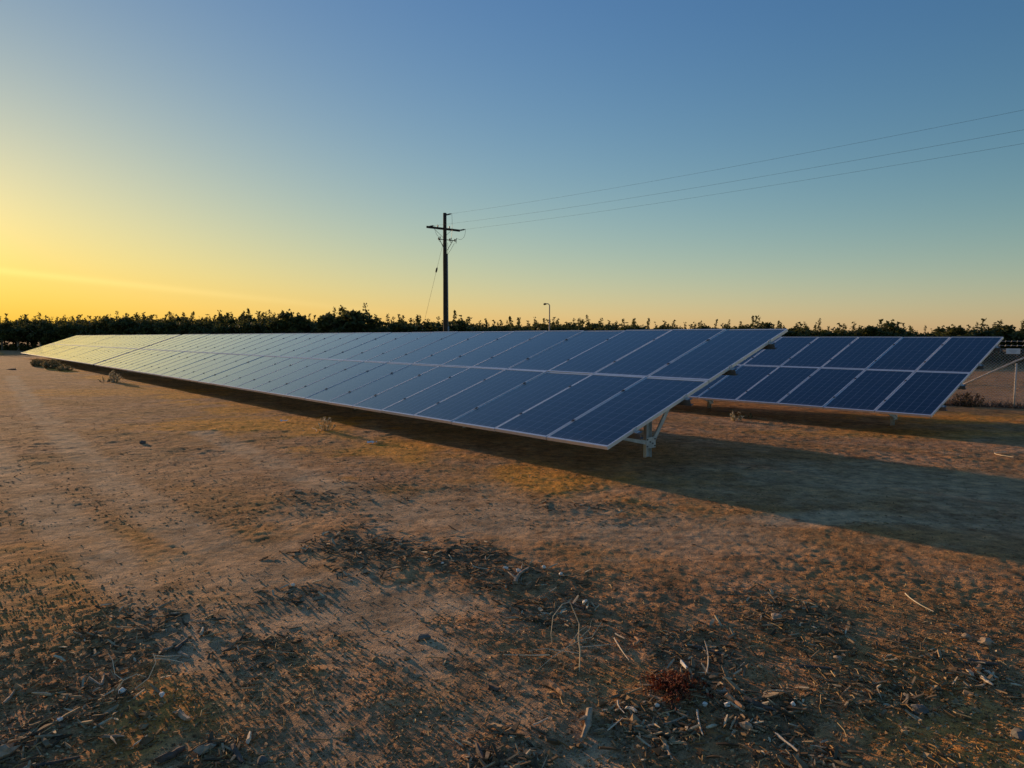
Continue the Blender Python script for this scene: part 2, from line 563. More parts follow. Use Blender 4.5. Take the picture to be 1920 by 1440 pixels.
M_sign = simple('white_sign_metal', (.78, .78, .76), .45, 0, .05)
M_print = simple('faded_print', (.42, .42, .43), .6, 0, .05)
M_leaf = island('orchard_leaves', [(0, (.055, .066, .018)), (.5, (.10, .11, .032)), (1, (.17, .165, .055))], .6, 3, .42)
M_bark = simple('tree_bark', (.10, .075, .055), .95, 0, .3, 12, .4)
M_white_bark = simple('whitewashed_bark', (.42, .38, .32), .9, 0, .25, 10)
M_chip = island('wood_chips', [(0, (.075, .050, .026)), (.35, (.17, .115, .060)), (.65, (.32, .22, .115)), (.86, (.52, .37, .20)), (1, (.80, .63, .38))], .9, 45)
M_grey_wood = simple('weathered_grey_wood', (.40, .295, .185), .95, 0, .4, 30, .4)
M_dark_wood = simple('dark_rotten_wood', (.12, .092, .068), .95, 0, .4, 30, .4)
M_bark_piece = simple('reddish_bark', (.46, .25, .12), .95, 0, .35, 40, .4)
M_pale_wood = simple('pale_split_wood', (.68, .54, .36), .9, 0, .25, 40, .2)
M_straw = island('dry_straw', [(0, (.22, .118, .036)), (.5, (.42, .25, .090)), (1, (.60, .43, .20))], .8, 20)
M_palestraw = simple('pale_straw', (.80, .66, .42), .7, 0, .1)
M_stone = simple('grey_stone', (.15, .135, .105), .95, 0, .3, 25, .5)
M_husk = simple('white_husk', (.86, .78, .62), .9, 0, .15, 40, .3)
M_red = island('red_weed', [(0, (.12, .022, .010)), (.5, (.25, .055, .020)), (1, (.36, .14, .05))], .7, 20, .2)
M_weed = island('grey_green_weed', [(0, (.12, .125, .06)), (.6, (.24, .23, .12)), (1, (.50, .46, .32))], .7, 20, .25)
M_bush = island('olive_bush', [(0, (.15, .135, .06)), (.5, (.29, .25, .12)), (1, (.50, .42, .24))], .7, 20, .35)
M_paleweed = island('pale_flowering_weed', [(0, (.22, .21, .11)), (.5, (.48, .43, .28)), (1, (.78, .70, .52))], .7, 20, .3)
M_dryshrub = island('dry_brown_shrub', [(0, (.06, .045, .03)), (1, (.20, .15, .10))], .9, 20)
M_litter = simple('white_litter', (.80, .79, .77), .5, 0, .05)

# ------------------------------------------------------------------ the ground: one sheet, finer where it is near
def build_ground():
    rr_ = [0.25]
    while rr_[-1] < 46: rr_.append(rr_[-1] * (1.0046 if rr_[-1] > 2.0 else 1.06))
    while rr_[-1] < 7000: rr_.append(rr_[-1] * 1.22)
    rr_ = np.array(rr_)
    fine = np.linspace(R(-46), R(46), 640)
    step = fine[1] - fine[0]
    side = []
    a = R(46); k = step
    while a + k * 1.25 < math.pi - R(4):
        k = min(k * 1.25, R(9)); a += k; side.append(a)
    side = np.array(side)
    th = np.concatenate([-side[::-1], fine, side])
    nr, na = len(rr_), len(th)
    RR, TH = np.meshgrid(rr_, th, indexing='ij')
    X = (RR * np.sin(TH)).ravel(); Y = (RR * np.cos(TH)).ravel()
    m = masks(X, Y)
    Z = ground_height(X, Y, m)
    co = np.empty((nr * na + 1, 3)); co[:-1, 0] = X; co[:-1, 1] = Y; co[:-1, 2] = Z
    co[-1] = (0, 0, 0)
    i = np.arange(nr - 1)[:, None]; j = np.arange(na)[None, :]
    j2 = (j + 1) % na
    quads = np.stack([i * na + j, i * na + j2, (i + 1) * na + j2, (i + 1) * na + j], -1).reshape(-1, 4)[:, ::-1]
    c = nr * na
    tris = np.stack([np.full(na, c), np.arange(na), (np.arange(na) + 1) % na], -1)[:, ::-1]
    me = bpy.data.meshes.new('ground')
    nq, nt_ = len(quads), len(tris)
    me.vertices.add(len(co)); me.vertices.foreach_set('co', co.ravel())
    me.loops.add(nq * 4 + nt_ * 3)
    me.loops.foreach_set('vertex_index', np.concatenate([quads.ravel(), tris.ravel()]).astype(np.int32))
    me.polygons.add(nq + nt_)
    ls = np.concatenate([np.arange(nq) * 4, nq * 4 + np.arange(nt_) * 3]).astype(np.int32)
    me.polygons.foreach_set('loop_start', ls)
    me.polygons.foreach_set('use_smooth', np.ones(nq + nt_, bool))
    me.update(calc_edges=True)
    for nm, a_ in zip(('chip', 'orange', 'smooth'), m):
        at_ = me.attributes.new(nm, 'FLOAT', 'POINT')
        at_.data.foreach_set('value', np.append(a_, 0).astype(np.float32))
    me.materials.append(M_ground)
    me.validate()
    return tag(link('ground', me), kind='structure')


build_ground()

# ------------------------------------------------------------------ solar tables
PW, PGAP = 0.992, 0.020
PH = 1.965
ROWP = 1.979
fd, fwid = .040, .030
fr = MB()
# frame of four butted profiles: local x runs towards the near end (-PW..0), y up the slope
fr.box((-PW, 0, -fd), (0, fwid, 0))
fr.box((-PW, PH - fwid, -fd), (0, PH, 0))
fr.box((-PW, fwid, -fd), (-PW + .018, PH - fwid, 0))
fr.box((-.018, fwid, -fd), (0, PH - fwid, 0))
ME_frame = fr.mesh('solar_panel', M_alu)
gl = MB()
gl.box((-PW + .018, fwid, -.012), (-.018, PH - fwid, -.004), mi=0)
ME_glass = gl.mesh('glass', [M_cell, M_back])
for p in ME_glass.polygons:
    if p.normal.z < -.5: p.material_index = 1
ME_clamp = None
cl = MB()
cl.box((-.017, -.022, .001), (.017, .022, .005)); cl.tube([(0, 0, .005), (0, 0, .013)], .008, 6)
ME_clamp = cl.mesh('clamp', M_dark)
ec = MB()
ec.box((-.012, -.03, .001), (.006, .03, .007)); ec.box((.0015, -.03, -.045), (.007, .03, .001)); ec.box((.007, -.03, -.045), (.045, .03, -.039))
ec.tube([(.025, 0, -.039), (.025, 0, -.020)], .010, 6)
ME_endclamp = ec.mesh('end_clamp', M_steel)
PURLIN_T = (.49, 1.47, .49 + ROWP, 1.47 + ROWP)


def c_channel(mb, x0, x1, y, z0, z1, w, t, mat):
    mb.box((x0, y - w / 2, z0), (x1, y - w / 2 + t, z1), mat)
    mb.box((x0, y - w / 2 + t, z1 - t), (x1, y + w / 2, z1), mat)
    mb.box((x0, y - w / 2 + t, z0), (x1, y + w / 2, z0 + t), mat)


def solar_table(loc, zlow, tilt, ncol, label, first_post=.80, post_q=1.58):
    root = empty('solar_table', loc, -YAW)
    tag(root, label, 'solar panel rack', 'solar panel racks')
    base = Matrix.Translation((0, 0, zlow)) @ Matrix.Rotation(tilt, 4, 'X')
    ct, st = math.cos(tilt), math.sin(tilt)
    length = ncol * (PW + PGAP) - PGAP
    rj = random.Random(ncol)
    for c in range(ncol):
        for r in range(2):
            jz = rj.uniform(-.0025, .0025)
            p = base @ Vector((-c * (PW + PGAP), r * ROWP, jz))
            f = link('solar_panel', ME_frame, root, p, (tilt + rj.uniform(-.0026, .0026), rj.uniform(-.0022, .0022), 0))
            link('glass', ME_glass, f)
    for c in range(1, ncol):
        for t in PURLIN_T:
            link('clamp', ME_clamp, root, base @ Vector((-c * (PW + PGAP) + PGAP / 2, t, 0)), (tilt, 0, 0))
    for t in PURLIN_T:
        link('end_clamp', ME_endclamp, root, base @ Vector((0, t, 0)), (tilt, 0, 0))
        link('end_clamp', ME_endclamp, root, base @ Vector((-length, t, 0)), (tilt, 0, math.pi), )
        mb = MB()
        c_channel(mb, -length - .08, .08, t, -fd - .080, -fd - .003, .058, .004, base)
        mb.build('purlin', M_purlin_shaded, root)
    npost = max(2, round((length - 2 * first_post) / 4.0) + 1)
    for k in range(npost):
        s = first_post + (length - 2 * first_post) * k / (npost - 1)
        px = -s
        wx, wy = (Vector(loc) + RD * s + RN * post_q).xy
        g = gz(wx, wy) - loc[2]
        rz = -fd - .080 - .004
        mb = MB(); c_channel(mb, px - .0, px + .0, 0, 0, 0, 0, 0, base) if False else None
        mb = MB()
        mb.bar(base @ Vector((px, .30, rz - .05)), base @ Vector((px, 3.62, rz - .05)), .06, .098, up=(1, 0, 0))
        mb.build('rafter', M_steel, root)
        tq = post_q / ct
        top = base @ Vector((px, tq, rz - .06))
        xo = px + .048
        mb = MB()
        for lo, hi in (((px + .034, post_q - .055, g - .35), (px + .038, post_q + .055, top.z + .06)),
                       ((px + .038, post_q - .055, g - .35), (px + .085, post_q - .051, top.z + .02)),
                       ((px + .038, post_q + .051, g - .35), (px + .085, post_q + .055, top.z + .02))):
            mb.box(lo, hi)
        mb.build('post', M_steel, root)
        hub = g + .20
        for tt, dq in ((.62, -.055), (2.25, .055)):
            e = base @ Vector((px - .0, tt, rz - .075))
            mb = MB()
            a = Vector((px + .098, post_q + dq, hub)); b = Vector((px + .098, e.y, e.z))
            mb.bar(a, b, .056, .022, up=(1, 0, 0))
            mb.build('strut', M_steel, root)
        mb = MB()
        mb.box((px + .111, post_q - .095, hub - .072), (px + .117, post_q + .095, hub + .072))
        pl = mb.build('gusset_plate', M_steel, root)
        mb = MB()
        for dy, dz in ((-.075, .045), (-.075, -.045), (.075, .045), (.075, -.045), (-.02, .012), (.03, -.012)):
            mb = MB()
            mb.tube([(px + .117, post_q + dy, hub + dz), (px + .128, post_q + dy, hub + dz)], .010, 6)
            mb.build('bolt', M_bolt, pl)
    return root


solar_table((A0.x, A0.y, 0), .3904, .34279, 30, 'nearest long rack of blue solar panels, its near end close to the camera')
T2 = A0 + RD * (30 * (PW + PGAP) + .45)
solar_table((T2.x, T2.y, 0), .3904, .34279, 29, 'far rack of panels at the left, gold with reflected sunset, beyond the dark gap')
solar_table((B0.x, B0.y, 0), 1.6 - 1.41475, .36697, 16, 'rear rack of dark blue solar panels partly hidden behind the front rack', 1.35, 1.52)

# ------------------------------------------------------------------ utility pole
PD = 53.0
pb = Vector(((835.5 - 960) / FPX * PD, PD, 0)); pb.z = gz(pb.x, pb.y)
LINE = -RD                                  # the overhead line runs parallel to the rows, towards the right
ARM = RN
pole = empty('utility_pole', pb)
tag(pole, 'dark wooden utility pole with one crossarm standing behind the panels', 'utility pole')
PT = CAM_H + (631.5 - 403) * PD / FPX - pb.z
mb = MB(); n = 9
mb.tube([(0, 0, -.3)] + [(rng.uniform(-.01, .01), 0, PT * k / n) for k in range(n + 1)], [.185] + [.18 - .055 * k / n for k in range(n + 1)], 14)
mb.build('shaft', M_pole, pole, True)
za = PT - 1.12
mb = MB()
fo = LINE * -.17
mb.bar(Vector((0, 0, za)) + fo - ARM * 1.45, Vector((0, 0, za)) + fo + ARM * 1.45, .10, .15)
arm = mb.build('crossarm', M_pole, pole)
for sgn in (-1, 1):
    mb = MB(); mb.bar(Vector((0, 0, za - .05)) + fo * 1.6 + ARM * sgn * .75, Vector((0, 0, za - .62)) + fo * 1.1 + ARM * sgn * .04, .035, .012)
    mb.build('arm_brace', M_dark, pole)
for sx in (-.5, .52):
    mb = MB(); c0 = Vector((0, 0, za + .075)) + fo + ARM * sx
    mb.tube([c0, c0 + Vector((0, 0, .06)), c0 + Vector((0, 0, .14)), c0 + Vector((0, 0, .17))], [.025, .05, .045, .02], 8)
    mb.build('insulator', M_porc, pole)


def string_insulator(p):
    """dead-end insulator from p along the line"""
    mb = MB(); pts, rad = [], []
    for k in range(13):
        pts.append(Vector(p) + LINE * (.12 + .045 * k)); rad.append(.062 if k % 3 == 1 else .028)
    mb.tube([Vector(p), Vector(p) + LINE * .13], .014, 6)
    mb.tube(pts, rad, 8)
    mb.tube([pts[-1], pts[-1] + LINE * .12], .018, 6)
    mb.build('insulator', M_dark, pole, True)
    return pts[-1] + LINE * .12


starts = [string_insulator(Vector((0, 0, PT - .16)) + LINE * .12),
          string_insulator(Vector((0, 0, za)) - ARM * 1.38 + fo * .6),
          string_insulator(Vector((0, 0, za)) + ARM * 1.38 + fo * .6)]
zc = PT - 1.95
mb = MB(); mb.bar(Vector((0, 0, zc)) + LINE * .17 - ARM * .72, Vector((0, 0, zc)) + LINE * .17 + ARM * .80, .05, .05)
mb.build('fuse_bracket', M_dark, pole)
for sgn in (-1, 1):
    mb = MB(); mb.bar(Vector((0, 0, zc)) + LINE * .17 + ARM * sgn * .6, Vector((0, 0, zc - .75)) + LINE * .14 + ARM * sgn * .1, .03, .03)
    mb.build('fuse_brace', M_dark, pole)
fuses = []
for sx in (-.68, .28, .74):
    c0 = Vector((0, 0, zc)) + LINE * .24 + ARM * sx
    mb = MB()
    mb.tube([c0 + Vector((0, 0, .10)) + ARM * -.05, c0 + Vector((0, 0, .04)), c0 + Vector((0, 0, -.10))], [.03, .055, .035], 7)
    mb.tube([c0 + Vector((0, 0, .16)) + LINE * .05 + ARM * .10, c0 + Vector((0, 0, -.22)) + LINE * .12], .022, 6)
    mb.tube([c0 + Vector((0, 0, .02)), c0 + Vector((0, 0, .16)) + LINE * .05 + ARM * .10], .015, 5)
    mb.build('fuse_cutout', M_dark, pole)
    fuses.append(c0 + Vector((0, 0, .16)) + LINE * .05 + ARM * .10)
for a, b, bulge in ((starts[0], fuses[1], Vector((0, 0, -.1)) + LINE * .15), (starts[1], fuses[0], Vector((0, 0, -.5)) - ARM * .25 + LINE * .2), (starts[2], fuses[2], Vector((0, 0, -.62)) + ARM * .35)):
    pts = [a * (1 - t) ** 2 + (a * .5 + b * .5 + bulge) * 2 * t * (1 - t) + b * t * t for t in [k / 12 for k in range(13)]]
    mb = MB(); mb.tube(pts, .010, 5); mb.build('jumper_wire', M_wire, pole)
for sx in (-.3, .0, .3):
    mb = MB(); mb.tube([Vector((0, 0, zc - .22)) + LINE * .34 + ARM * (sx * 2), Vector((0, 0, zc - .7)) + LINE * .3 + ARM * (sx * .8 + .08), Vector((0, 0, zc - 1.1)) + LINE * .16 + ARM * .08], .012, 5)
    mb.build('jumper_wire', M_wire, pole)
mb = MB(); cdir = (ARM * .155 + LINE * .12)
mb.tube([cdir * 1.02 + Vector((0, 0, 0)), cdir * .88 + Vector((0, 0, zc - 1.0))], .045, 8)
mb.build('conduit', M_conduit, pole, True)
mb = MB(); mb.tube([cdir * 1.05 + Vector((0, 0, -.1)), cdir * 1.04 + Vector((0, 0, 2.6))], .075, 8)
mb.build('conduit_guard', M_conduit, pole, True)

for st_, sag, ztop, lab in zip(starts, (1.0, 1.05, .88), (0, 0, 0), ('topmost of the three overhead wires running right from the pole top',
                                                                'middle overhead wire running right from the left crossarm end',
                                                                'lowest overhead wire running right from the right crossarm end')):
    T = 76.0
    pts = []
    for k in range(41):
        t = T * k / 40
        p = pb + st_ + LINE * t
        p.z -= 4 * sag * (k / 40) * (1 - k / 40)
        pts.append(p)
    mb = MB(); mb.tube(pts, .0042, 5)
    o = mb.build('power_line', M_wire)
    tag(o, lab, 'power line', 'overhead wires')
# guy wire, anchored behind the pole
gw = empty('guy_wire', pb - LINE * 4.3 + Vector((0, 0, 0)))
tag(gw, 'thin slanting guy wire with small insulator left of the utility pole', 'guy wire')
top = LINE * 4.18 + Vector((0, 0, PT - 1.9))
mb = MB(); mb.tube([(0, 0, -.1), top], .009, 5); mb.build('strand', M_wire, gw)
mb = MB(); m_ = top * .76; u_ = top.normalized(); mb.tube([m_ - u_ * .2, m_ - u_ * .12, m_ + u_ * .12, m_ + u_ * .2], [.03, .065, .065, .03], 7); mb.build('strain_insulator', M_dark, gw)

# ------------------------------------------------------------------ lamp post
lp = Vector(((1030 - 960) / FPX * 47, 47, 0)); lp.z = gz(lp.x, lp.y)
lamp = empty('lamp_post', lp)
tag(lamp, 'slender lamp post with short arm rising above the orchard trees', 'lamp post')
lt = CAM_H + (631.5 - 570) * 47 / FPX - lp.z
mb = MB(); mb.tube([(0, 0, -.2), (0, 0, lt * .5), (0, 0, lt - .12), (-.04, 0, lt - .03), (-.12, 0, lt), (-.24, 0, lt - .005)], [.045, .04, .035, .03, .028, .026], 8)
mb.build('column', M_conduit, lamp, True)
mb = MB(); mb.tube([(-.20, 0, lt - .01), (-.26, 0, lt - .015), (-.36, 0, lt - .03), (-.40, 0, lt - .045)], [.035, .06, .065, .02], 8)
mb.build('lamp_head', M_dark, lamp, True)

# ------------------------------------------------------------------ chain link fence at the right
fb = Vector((12.96, 18.4, 0))
FDIR = Vector((.86, -.50, 0)).normalized()
fence = empty('chain_link_fence', (fb.x, fb.y, gz(fb.x, fb.y)), math.atan2(FDIR.y, FDIR.x))
tag(fence, 'wire mesh fence with barbed strands and diagonal steel brace at right edge', 'fence')
FX0, FX1, FT = -8.0, 2.6, 1.52
mb = MB()
step = .075
k = FX0 - FT
while k < FX1:
    for sgn in (1, -1):
        x0, x1, z0, z1 = k, k + FT, .03, FT
        a = max(x0, FX0); b = min(x1, FX1)
        if b - a > .05:
            za_ = z0 + (a - x0); zb_ = z0 + (b - x0)
            zz = (za_, min(FT, zb_)) if sgn == 1 else (FT + .03 - za_, max(.03, FT + .03 - zb_))
            mb.tube([(a, .002 * sgn, zz[0]), (b, .002 * sgn, zz[1])], .0030, 3, cap=False)
    k += step
tag(mb.build('mesh_fabric', M_mesh, fence), kind='stuff')
for z in (FT + .09, FT + .20):
    mb = MB(); mb.tube([(FX0, 0, z), (FX1, 0, z)], .0045, 4)
    x = FX0
    while x < FX1:
        for s_ in (-1, 1): mb.tube([(x - .008, s_ * .02, z - .02), (x + .008, -s_ * .02, z + .02)], .0022, 3, cap=False)
        x += .125
    mb.build('barbed_wire', M_mesh, fence)
for z in (.03, FT):
    mb = MB(); mb.tube([(FX0, .006, z), (FX1, .006, z)], .0035, 4); mb.build('tension_wire', M_mesh, fence)
for x in (-8.0, -5.0, -2.55, 1.05):
    mb = MB(); mb.tube([(x, .04, -.3), (x, .04, FT + .22)], .03, 8); mb.build('line_post', M_pipe, fence, True)
mb = MB(); mb.tube([(-.02, -.05, -.3), (0, -.04, 1.16)], .021, 9); mb.build('brace_post', M_pipe, fence, True)
mb = MB(); mb.tube([(-2.35, -.05, -.12), (0, -.045, 1.22), (.62, -.04, 1.53)], .021, 9); mb.build('brace_rail', M_pipe, fence, True)
sg = empty('fence_sign', fence.location + FDIR * .0 + Vector((0, 0, 1.465)) + FDIR * -.08 + Vector((FDIR.y, -FDIR.x, 0)) * .012, math.atan2(FDIR.y, FDIR.x))
tag(sg, 'small white rectangular sign wired to the mesh fence', 'sign')
mb = MB(); mb.box((-.15, -.003, -.07), (.15, 0, .07)); mb.build('board', M_sign, sg)
mb = MB()
for z, w in ((.025, .09), (-.012, .075), (-.04, .05)): mb.box((-w, -.0042, z - .005), (w, -.003, z + .005))
mb.build('print', M_print, sg)

# ------------------------------------------------------------------ orchard
def leaf_cloud(mb, c, rad, n, size, r_, up=.5):
    for _ in range(n):
        while True:
            d = Vector((r_.uniform(-1, 1), r_.uniform(-1, 1), r_.uniform(-1, 1)))
            if d.length < 1: break
        d = d * (.35 + .65 * d.length)
        p = Vector(c) + Vector((d.x * rad[0], d.y * rad[1], d.z * rad[2]))
        s = size * r_.uniform(.6, 1.3)
        m = Euler((r_.uniform(-1.2, 1.2), r_.uniform(-1.2, 1.2), r_.uniform(0, 6.28))).to_matrix()
        a, b = m @ Vector((s, 0, 0)), m @ Vector((0, s * .5, 0))
        k = m @ Vector((0, 0, s * .12))
        mb.add([p - a, p + b - k, p + a, p - b - k], [(0, 1, 2), (0, 2, 3)])


def tree_variant(seed, white=False, shoots=2):
    r_ = random.Random(seed)
    tr = MB(); cr = MB()
    H = 4.0
    fork = Vector((r_.uniform(-.08, .08), r_.uniform(-.08, .08), .95))
    tr.tube([(0, 0, -.15), (fork.x * .5, fork.y * .5, .5), fork], [.12, .10, .095], 8)
    nl = 5
    tips = []
    wx, wy, tz = r_.uniform(1.35, 1.75), r_.uniform(1.35, 1.75), r_.uniform(1.15, 1.5)
    for k in range(nl):
        a = 6.283 * k / nl + r_.uniform(-.4, .4)
        rr2 = r_.uniform(.7, 1.3); hh = r_.uniform(1.8, 2.8)
        e = Vector((math.cos(a) * rr2, math.sin(a) * rr2, hh))
        mid = fork.lerp(e, .5) + Vector((0, 0, .2))
        tr.tube([fork, mid, e], [.065, .045, .02], 6)
        tips.append(e); tips.append(mid)
    for k in range(40):
        a = r_.uniform(0, 6.283); el_ = math.asin(r_.uniform(-.85, 1)); q = r_.uniform(.45, 1.0)
        c = Vector((math.cos(a) * math.cos(el_) * wx * q, math.sin(a) * math.cos(el_) * wy * q, 2.0 + math.sin(el_) * tz * q))
        leaf_cloud(cr, c, (r_.uniform(.3, .62), r_.uniform(.3, .62), r_.uniform(.22, .42)), 58, .16, r_)
    for e in tips: leaf_cloud(cr, e, (.6, .6, .5), 45, .16, r_)
    for k in range(shoots):
        a = r_.uniform(0, 6.283); q = r_.uniform(0, 1.1)
        b = Vector((math.cos(a) * q, math.sin(a) * q, r_.uniform(2.6, 3.0)))
        L_ = r_.uniform(.6, 1.25); le = Vector((r_.uniform(-.25, .25), r_.uniform(-.25, .25), 1)).normalized()
        tr.tube([b, b + le * L_], [.018, .008], 4)
        for j in range(int(L_ * 14)):
            t = r_.uniform(.1, 1.05)
            leaf_cloud(cr, b + le * L_ * t, (.15, .15, .1), 2, .12, r_)
        if r_.random() < .15: leaf_cloud(cr, b + le * L_ * .8, (.22, .22, .3), 14, .13, r_)
    return tr.mesh('trunk', M_white_bark if white else M_bark), cr.mesh('crown', M_leaf)


VAR = [tree_variant(100 + i) for i in range(8)]
VARW = [(tree_variant(200 + i, True)[0], VAR[i][1]) for i in range(3)]
SKYLINE = [(-300, 598), (0, 597), (200, 591), (400, 587), (500, 585), (600, 590), (700, 593), (760, 594), (870, 597), (1000, 596), (1100, 597),
           (1200, 599), (1300, 606), (1400, 600), (1500, 603), (1560, 606), (1650, 603), (1700, 609), (1790, 610), (1850, 604), (1920, 600), (2300, 597)]
sx_, sy_ = [p[0] for p in SKYLINE], [p[1] for p in SKYLINE]


def tree(p, h, var, label, group='orchard trees along the horizon', wide=1.0):
    p.z = float(ground_base(np.array([p.x]), np.array([p.y]))[0])
    root = empty('orchard_tree', p, rng.uniform(0, 6.28))
    tag(root, label, 'tree', group)
    sc = h / 3.85
    w = max(sc, .85) * wide * rng.uniform(.95, 1.35)
    link('trunk', var[0], root, scale=(w, w, sc))
    link('crown', var[1], root, scale=(w, w, sc))
    return root


LA, LB = Vector((46, 43.6, 0)), Vector((-86, 96.4, 0))
edge = (LB - LA).normalized(); back = Vector((-edge.y, edge.x, 0))
if back.y < 0: back = -back
FRONT, ROW0 = [], []
for row in range(5):
    d = -2.0 + (1.5 if row == 1 else 0)
    while d < (LB - LA).length + 2:
        p = LA + edge * (d + rng.uniform(-.4, .4)) + back * (row * 5.2 + rng.uniform(-.4, .4))
        px = 960 + FPX * p.x / p.y
        yt = float(np.interp(px, sx_, sy_))
        h = (CAM_H + .22 + (631.5 - yt) * p.y / FPX) * (rng.uniform(.92, 1.12) if row < 2 else rng.uniform(.90, 1.05))
        left = px < 190
        if row == 0:
            if left: lab = 'orchard tree with pale whitewashed trunk at the far left'
            elif px < 820: lab = 'dark green orchard tree in the front row left of the utility pole'
            elif px < 1500: lab = 'dark green orchard tree in the front row right of the utility pole'
            else: lab = 'low dark orchard tree behind the mesh fence at the right'
        else: lab = ('orchard tree in a back row left of the utility pole' if px < 835 else 'orchard tree in a back row right of the utility pole')
        if row == 0 and 190 <= px < 1500: FRONT.append((px, None))
        var = VARW[rng.randrange(3)] if (left and row == 0) else VAR[rng.randrange(8)]
        if -250 < px < 2150:
            o_ = tree(p, h, var, lab)
            if row == 0: ROW0.append((px, o_))
        d += (2.3 + 1.0 * (d / 140)) if row == 0 else 3.4
ORD = ('first', 'second', 'third', 'fourth', 'fifth', 'sixth', 'seventh', 'eighth', 'ninth', 'tenth', 'eleventh', 'twelfth', 'thirteenth', 'fourteenth', 'fifteenth',
       'sixteenth', 'seventeenth', 'eighteenth', 'nineteenth', 'twentieth')
for seq, txt in ((sorted([t for t in ROW0 if 190 <= t[0] < 835], key=lambda t: -t[0]), '%s dark green front-row orchard tree to the left of the utility pole'),
                 (sorted([t for t in ROW0 if 835 <= t[0] < 1500], key=lambda t: t[0]), '%s dark green front-row orchard tree to the right of the utility pole'),
                 (sorted([t for t in ROW0 if t[0] >= 1500], key=lambda t: t[0]), '%s low dark orchard tree behind the rear rack, counted from the left'),
                 (sorted([t for t in ROW0 if 0 <= t[0] < 190], key=lambda t: t[0]), '%s pale-trunked orchard tree from the left edge')):
    for k, (px, o_) in enumerate(seq):
        if k < len(ORD): o_['label'] = txt % ORD[k]
sl_ = (648 - 960) / FPX
yy = 66.5; p = Vector((sl_ * yy, yy, 0))
t = tree(p, 5.1, VAR[2], 'tallest tree on the skyline, with loose upright shoots above its crown', wide=1.15)

# ------------------------------------------------------------------ weeds and shrubs
def weed_mesh(name, seed, h, spread, nst, leaf, mat, nleaf=9, tips=None):
    r_ = random.Random(seed)
    st_, lf = MB(), MB()
    for k in range(nst):
        a = r_.uniform(0, 6.283); sp = spread * math.sqrt(r_.random())
        hh = h * (1 - .55 * (sp / spread) ** 2) * r_.uniform(.7, 1.05)
        b0 = Vector((math.cos(a) * sp * .55, math.sin(a) * sp * .55, -.02))
        e = Vector((math.cos(a) * sp, math.sin(a) * sp, hh))
        mid = b0.lerp(e, .5) + Vector((r_.uniform(-.04, .04), r_.uniform(-.04, .04), 0)) * h
        pts = [b0, mid, e]
        st_.tube(pts, [.005, .004, .002], 4)
        for j in range(nleaf):
            t = r_.uniform(.05, 1.0)
            p = pts[1].lerp(pts[2], (t - .5) * 2) if t > .5 else pts[0].lerp(pts[1], t * 2)
            leaf_cloud(lf, p, (leaf * 1.5, leaf * 1.5, leaf), 2, leaf, r_)
        leaf_cloud(lf, pts[2], (leaf * 1.1, leaf * 1.1, leaf * .9), 6, leaf * .7, r_)
    return st_.mesh('stem', M_straw), lf.mesh('foliage', mat)


def weed(px, py, h, spread, nst, leaf, label, name='weed', mat=None, seed=1, group=None, nleaf=9):
    root = empty(name, on_ground(px, py))
    tag(root, label, name.replace('_', ' '), group)
    a, b = weed_mesh(name, seed, h, spread, nst, leaf, mat or M_weed, nleaf)
    link('stem', a, root); link('foliage', b, root)
    return root


weed(215, 717, .46, .26, 34, .025, 'pale flowering weed standing alone at the edge of the panel shadow, left', 'weed', M_paleweed, 3)
weed(196, 716, .20, .28, 8, .03, 'low grey-green tuft just left of the pale flowering weed', 'weed', M_weed, 8)
weed(70, 687, .42, .36, 60, .04, 'leftmost rounded grey shrub under the far panel corner', 'shrub', M_bush, 4)
weed(99, 691, .46, .55, 90, .04, 'wide olive shrub beside the far rack, second from left', 'shrub', M_bush, 5)
weed(122, 695, .26, .4, 36, .035, 'low spreading shrub right of the wide olive shrub', 'shrub', M_bush, 6)
weed(612, 808, .24, .17, 16, .016, 'small silvery weed with three tips beside the panel shadow, centre left', 'weed', M_paleweed, 7)
weed(1381, 790, .28, .13, 6, .028, 'small bright weed in front of the rear rack post', 'weed', M_paleweed, 9)
weed(1815, 762, .40, .42, 40, .03, 'dry brown shrub leaning under the slanting fence rail', 'shrub', M_dryshrub, 10)
weed(1400, 783, .13, .2, 5, .02, 'tiny weed right of the bright weed by the rear post', 'weed', M_weed, 14)

# red ground weed
rw = empty('red_weed', on_ground(1268, 1296))
tag(rw, 'low spreading rusty red weed among the wood chips', 'weed')
r_ = random.Random(77); st_, lf = MB(), MB()
for k in range(46):
    a = r_.uniform(0, 6.283); sp = r_.uniform(.03, .17)
    e = Vector((math.cos(a) * sp, math.sin(a) * sp * 1.15, r_.uniform(.008, .035)))
    mid = e * .55 + Vector((0, 0, .02))
    st_.tube([(0, 0, -.01), mid, e], [.003, .0025, .0012], 4)
    for j in range(11): leaf_cloud(lf, mid.lerp(e, r_.random() * 1.1), (.022, .022, .012), 2, .0085, r_)
st_.build('stem', M_red, rw); lf.build('foliage', M_red, rw)

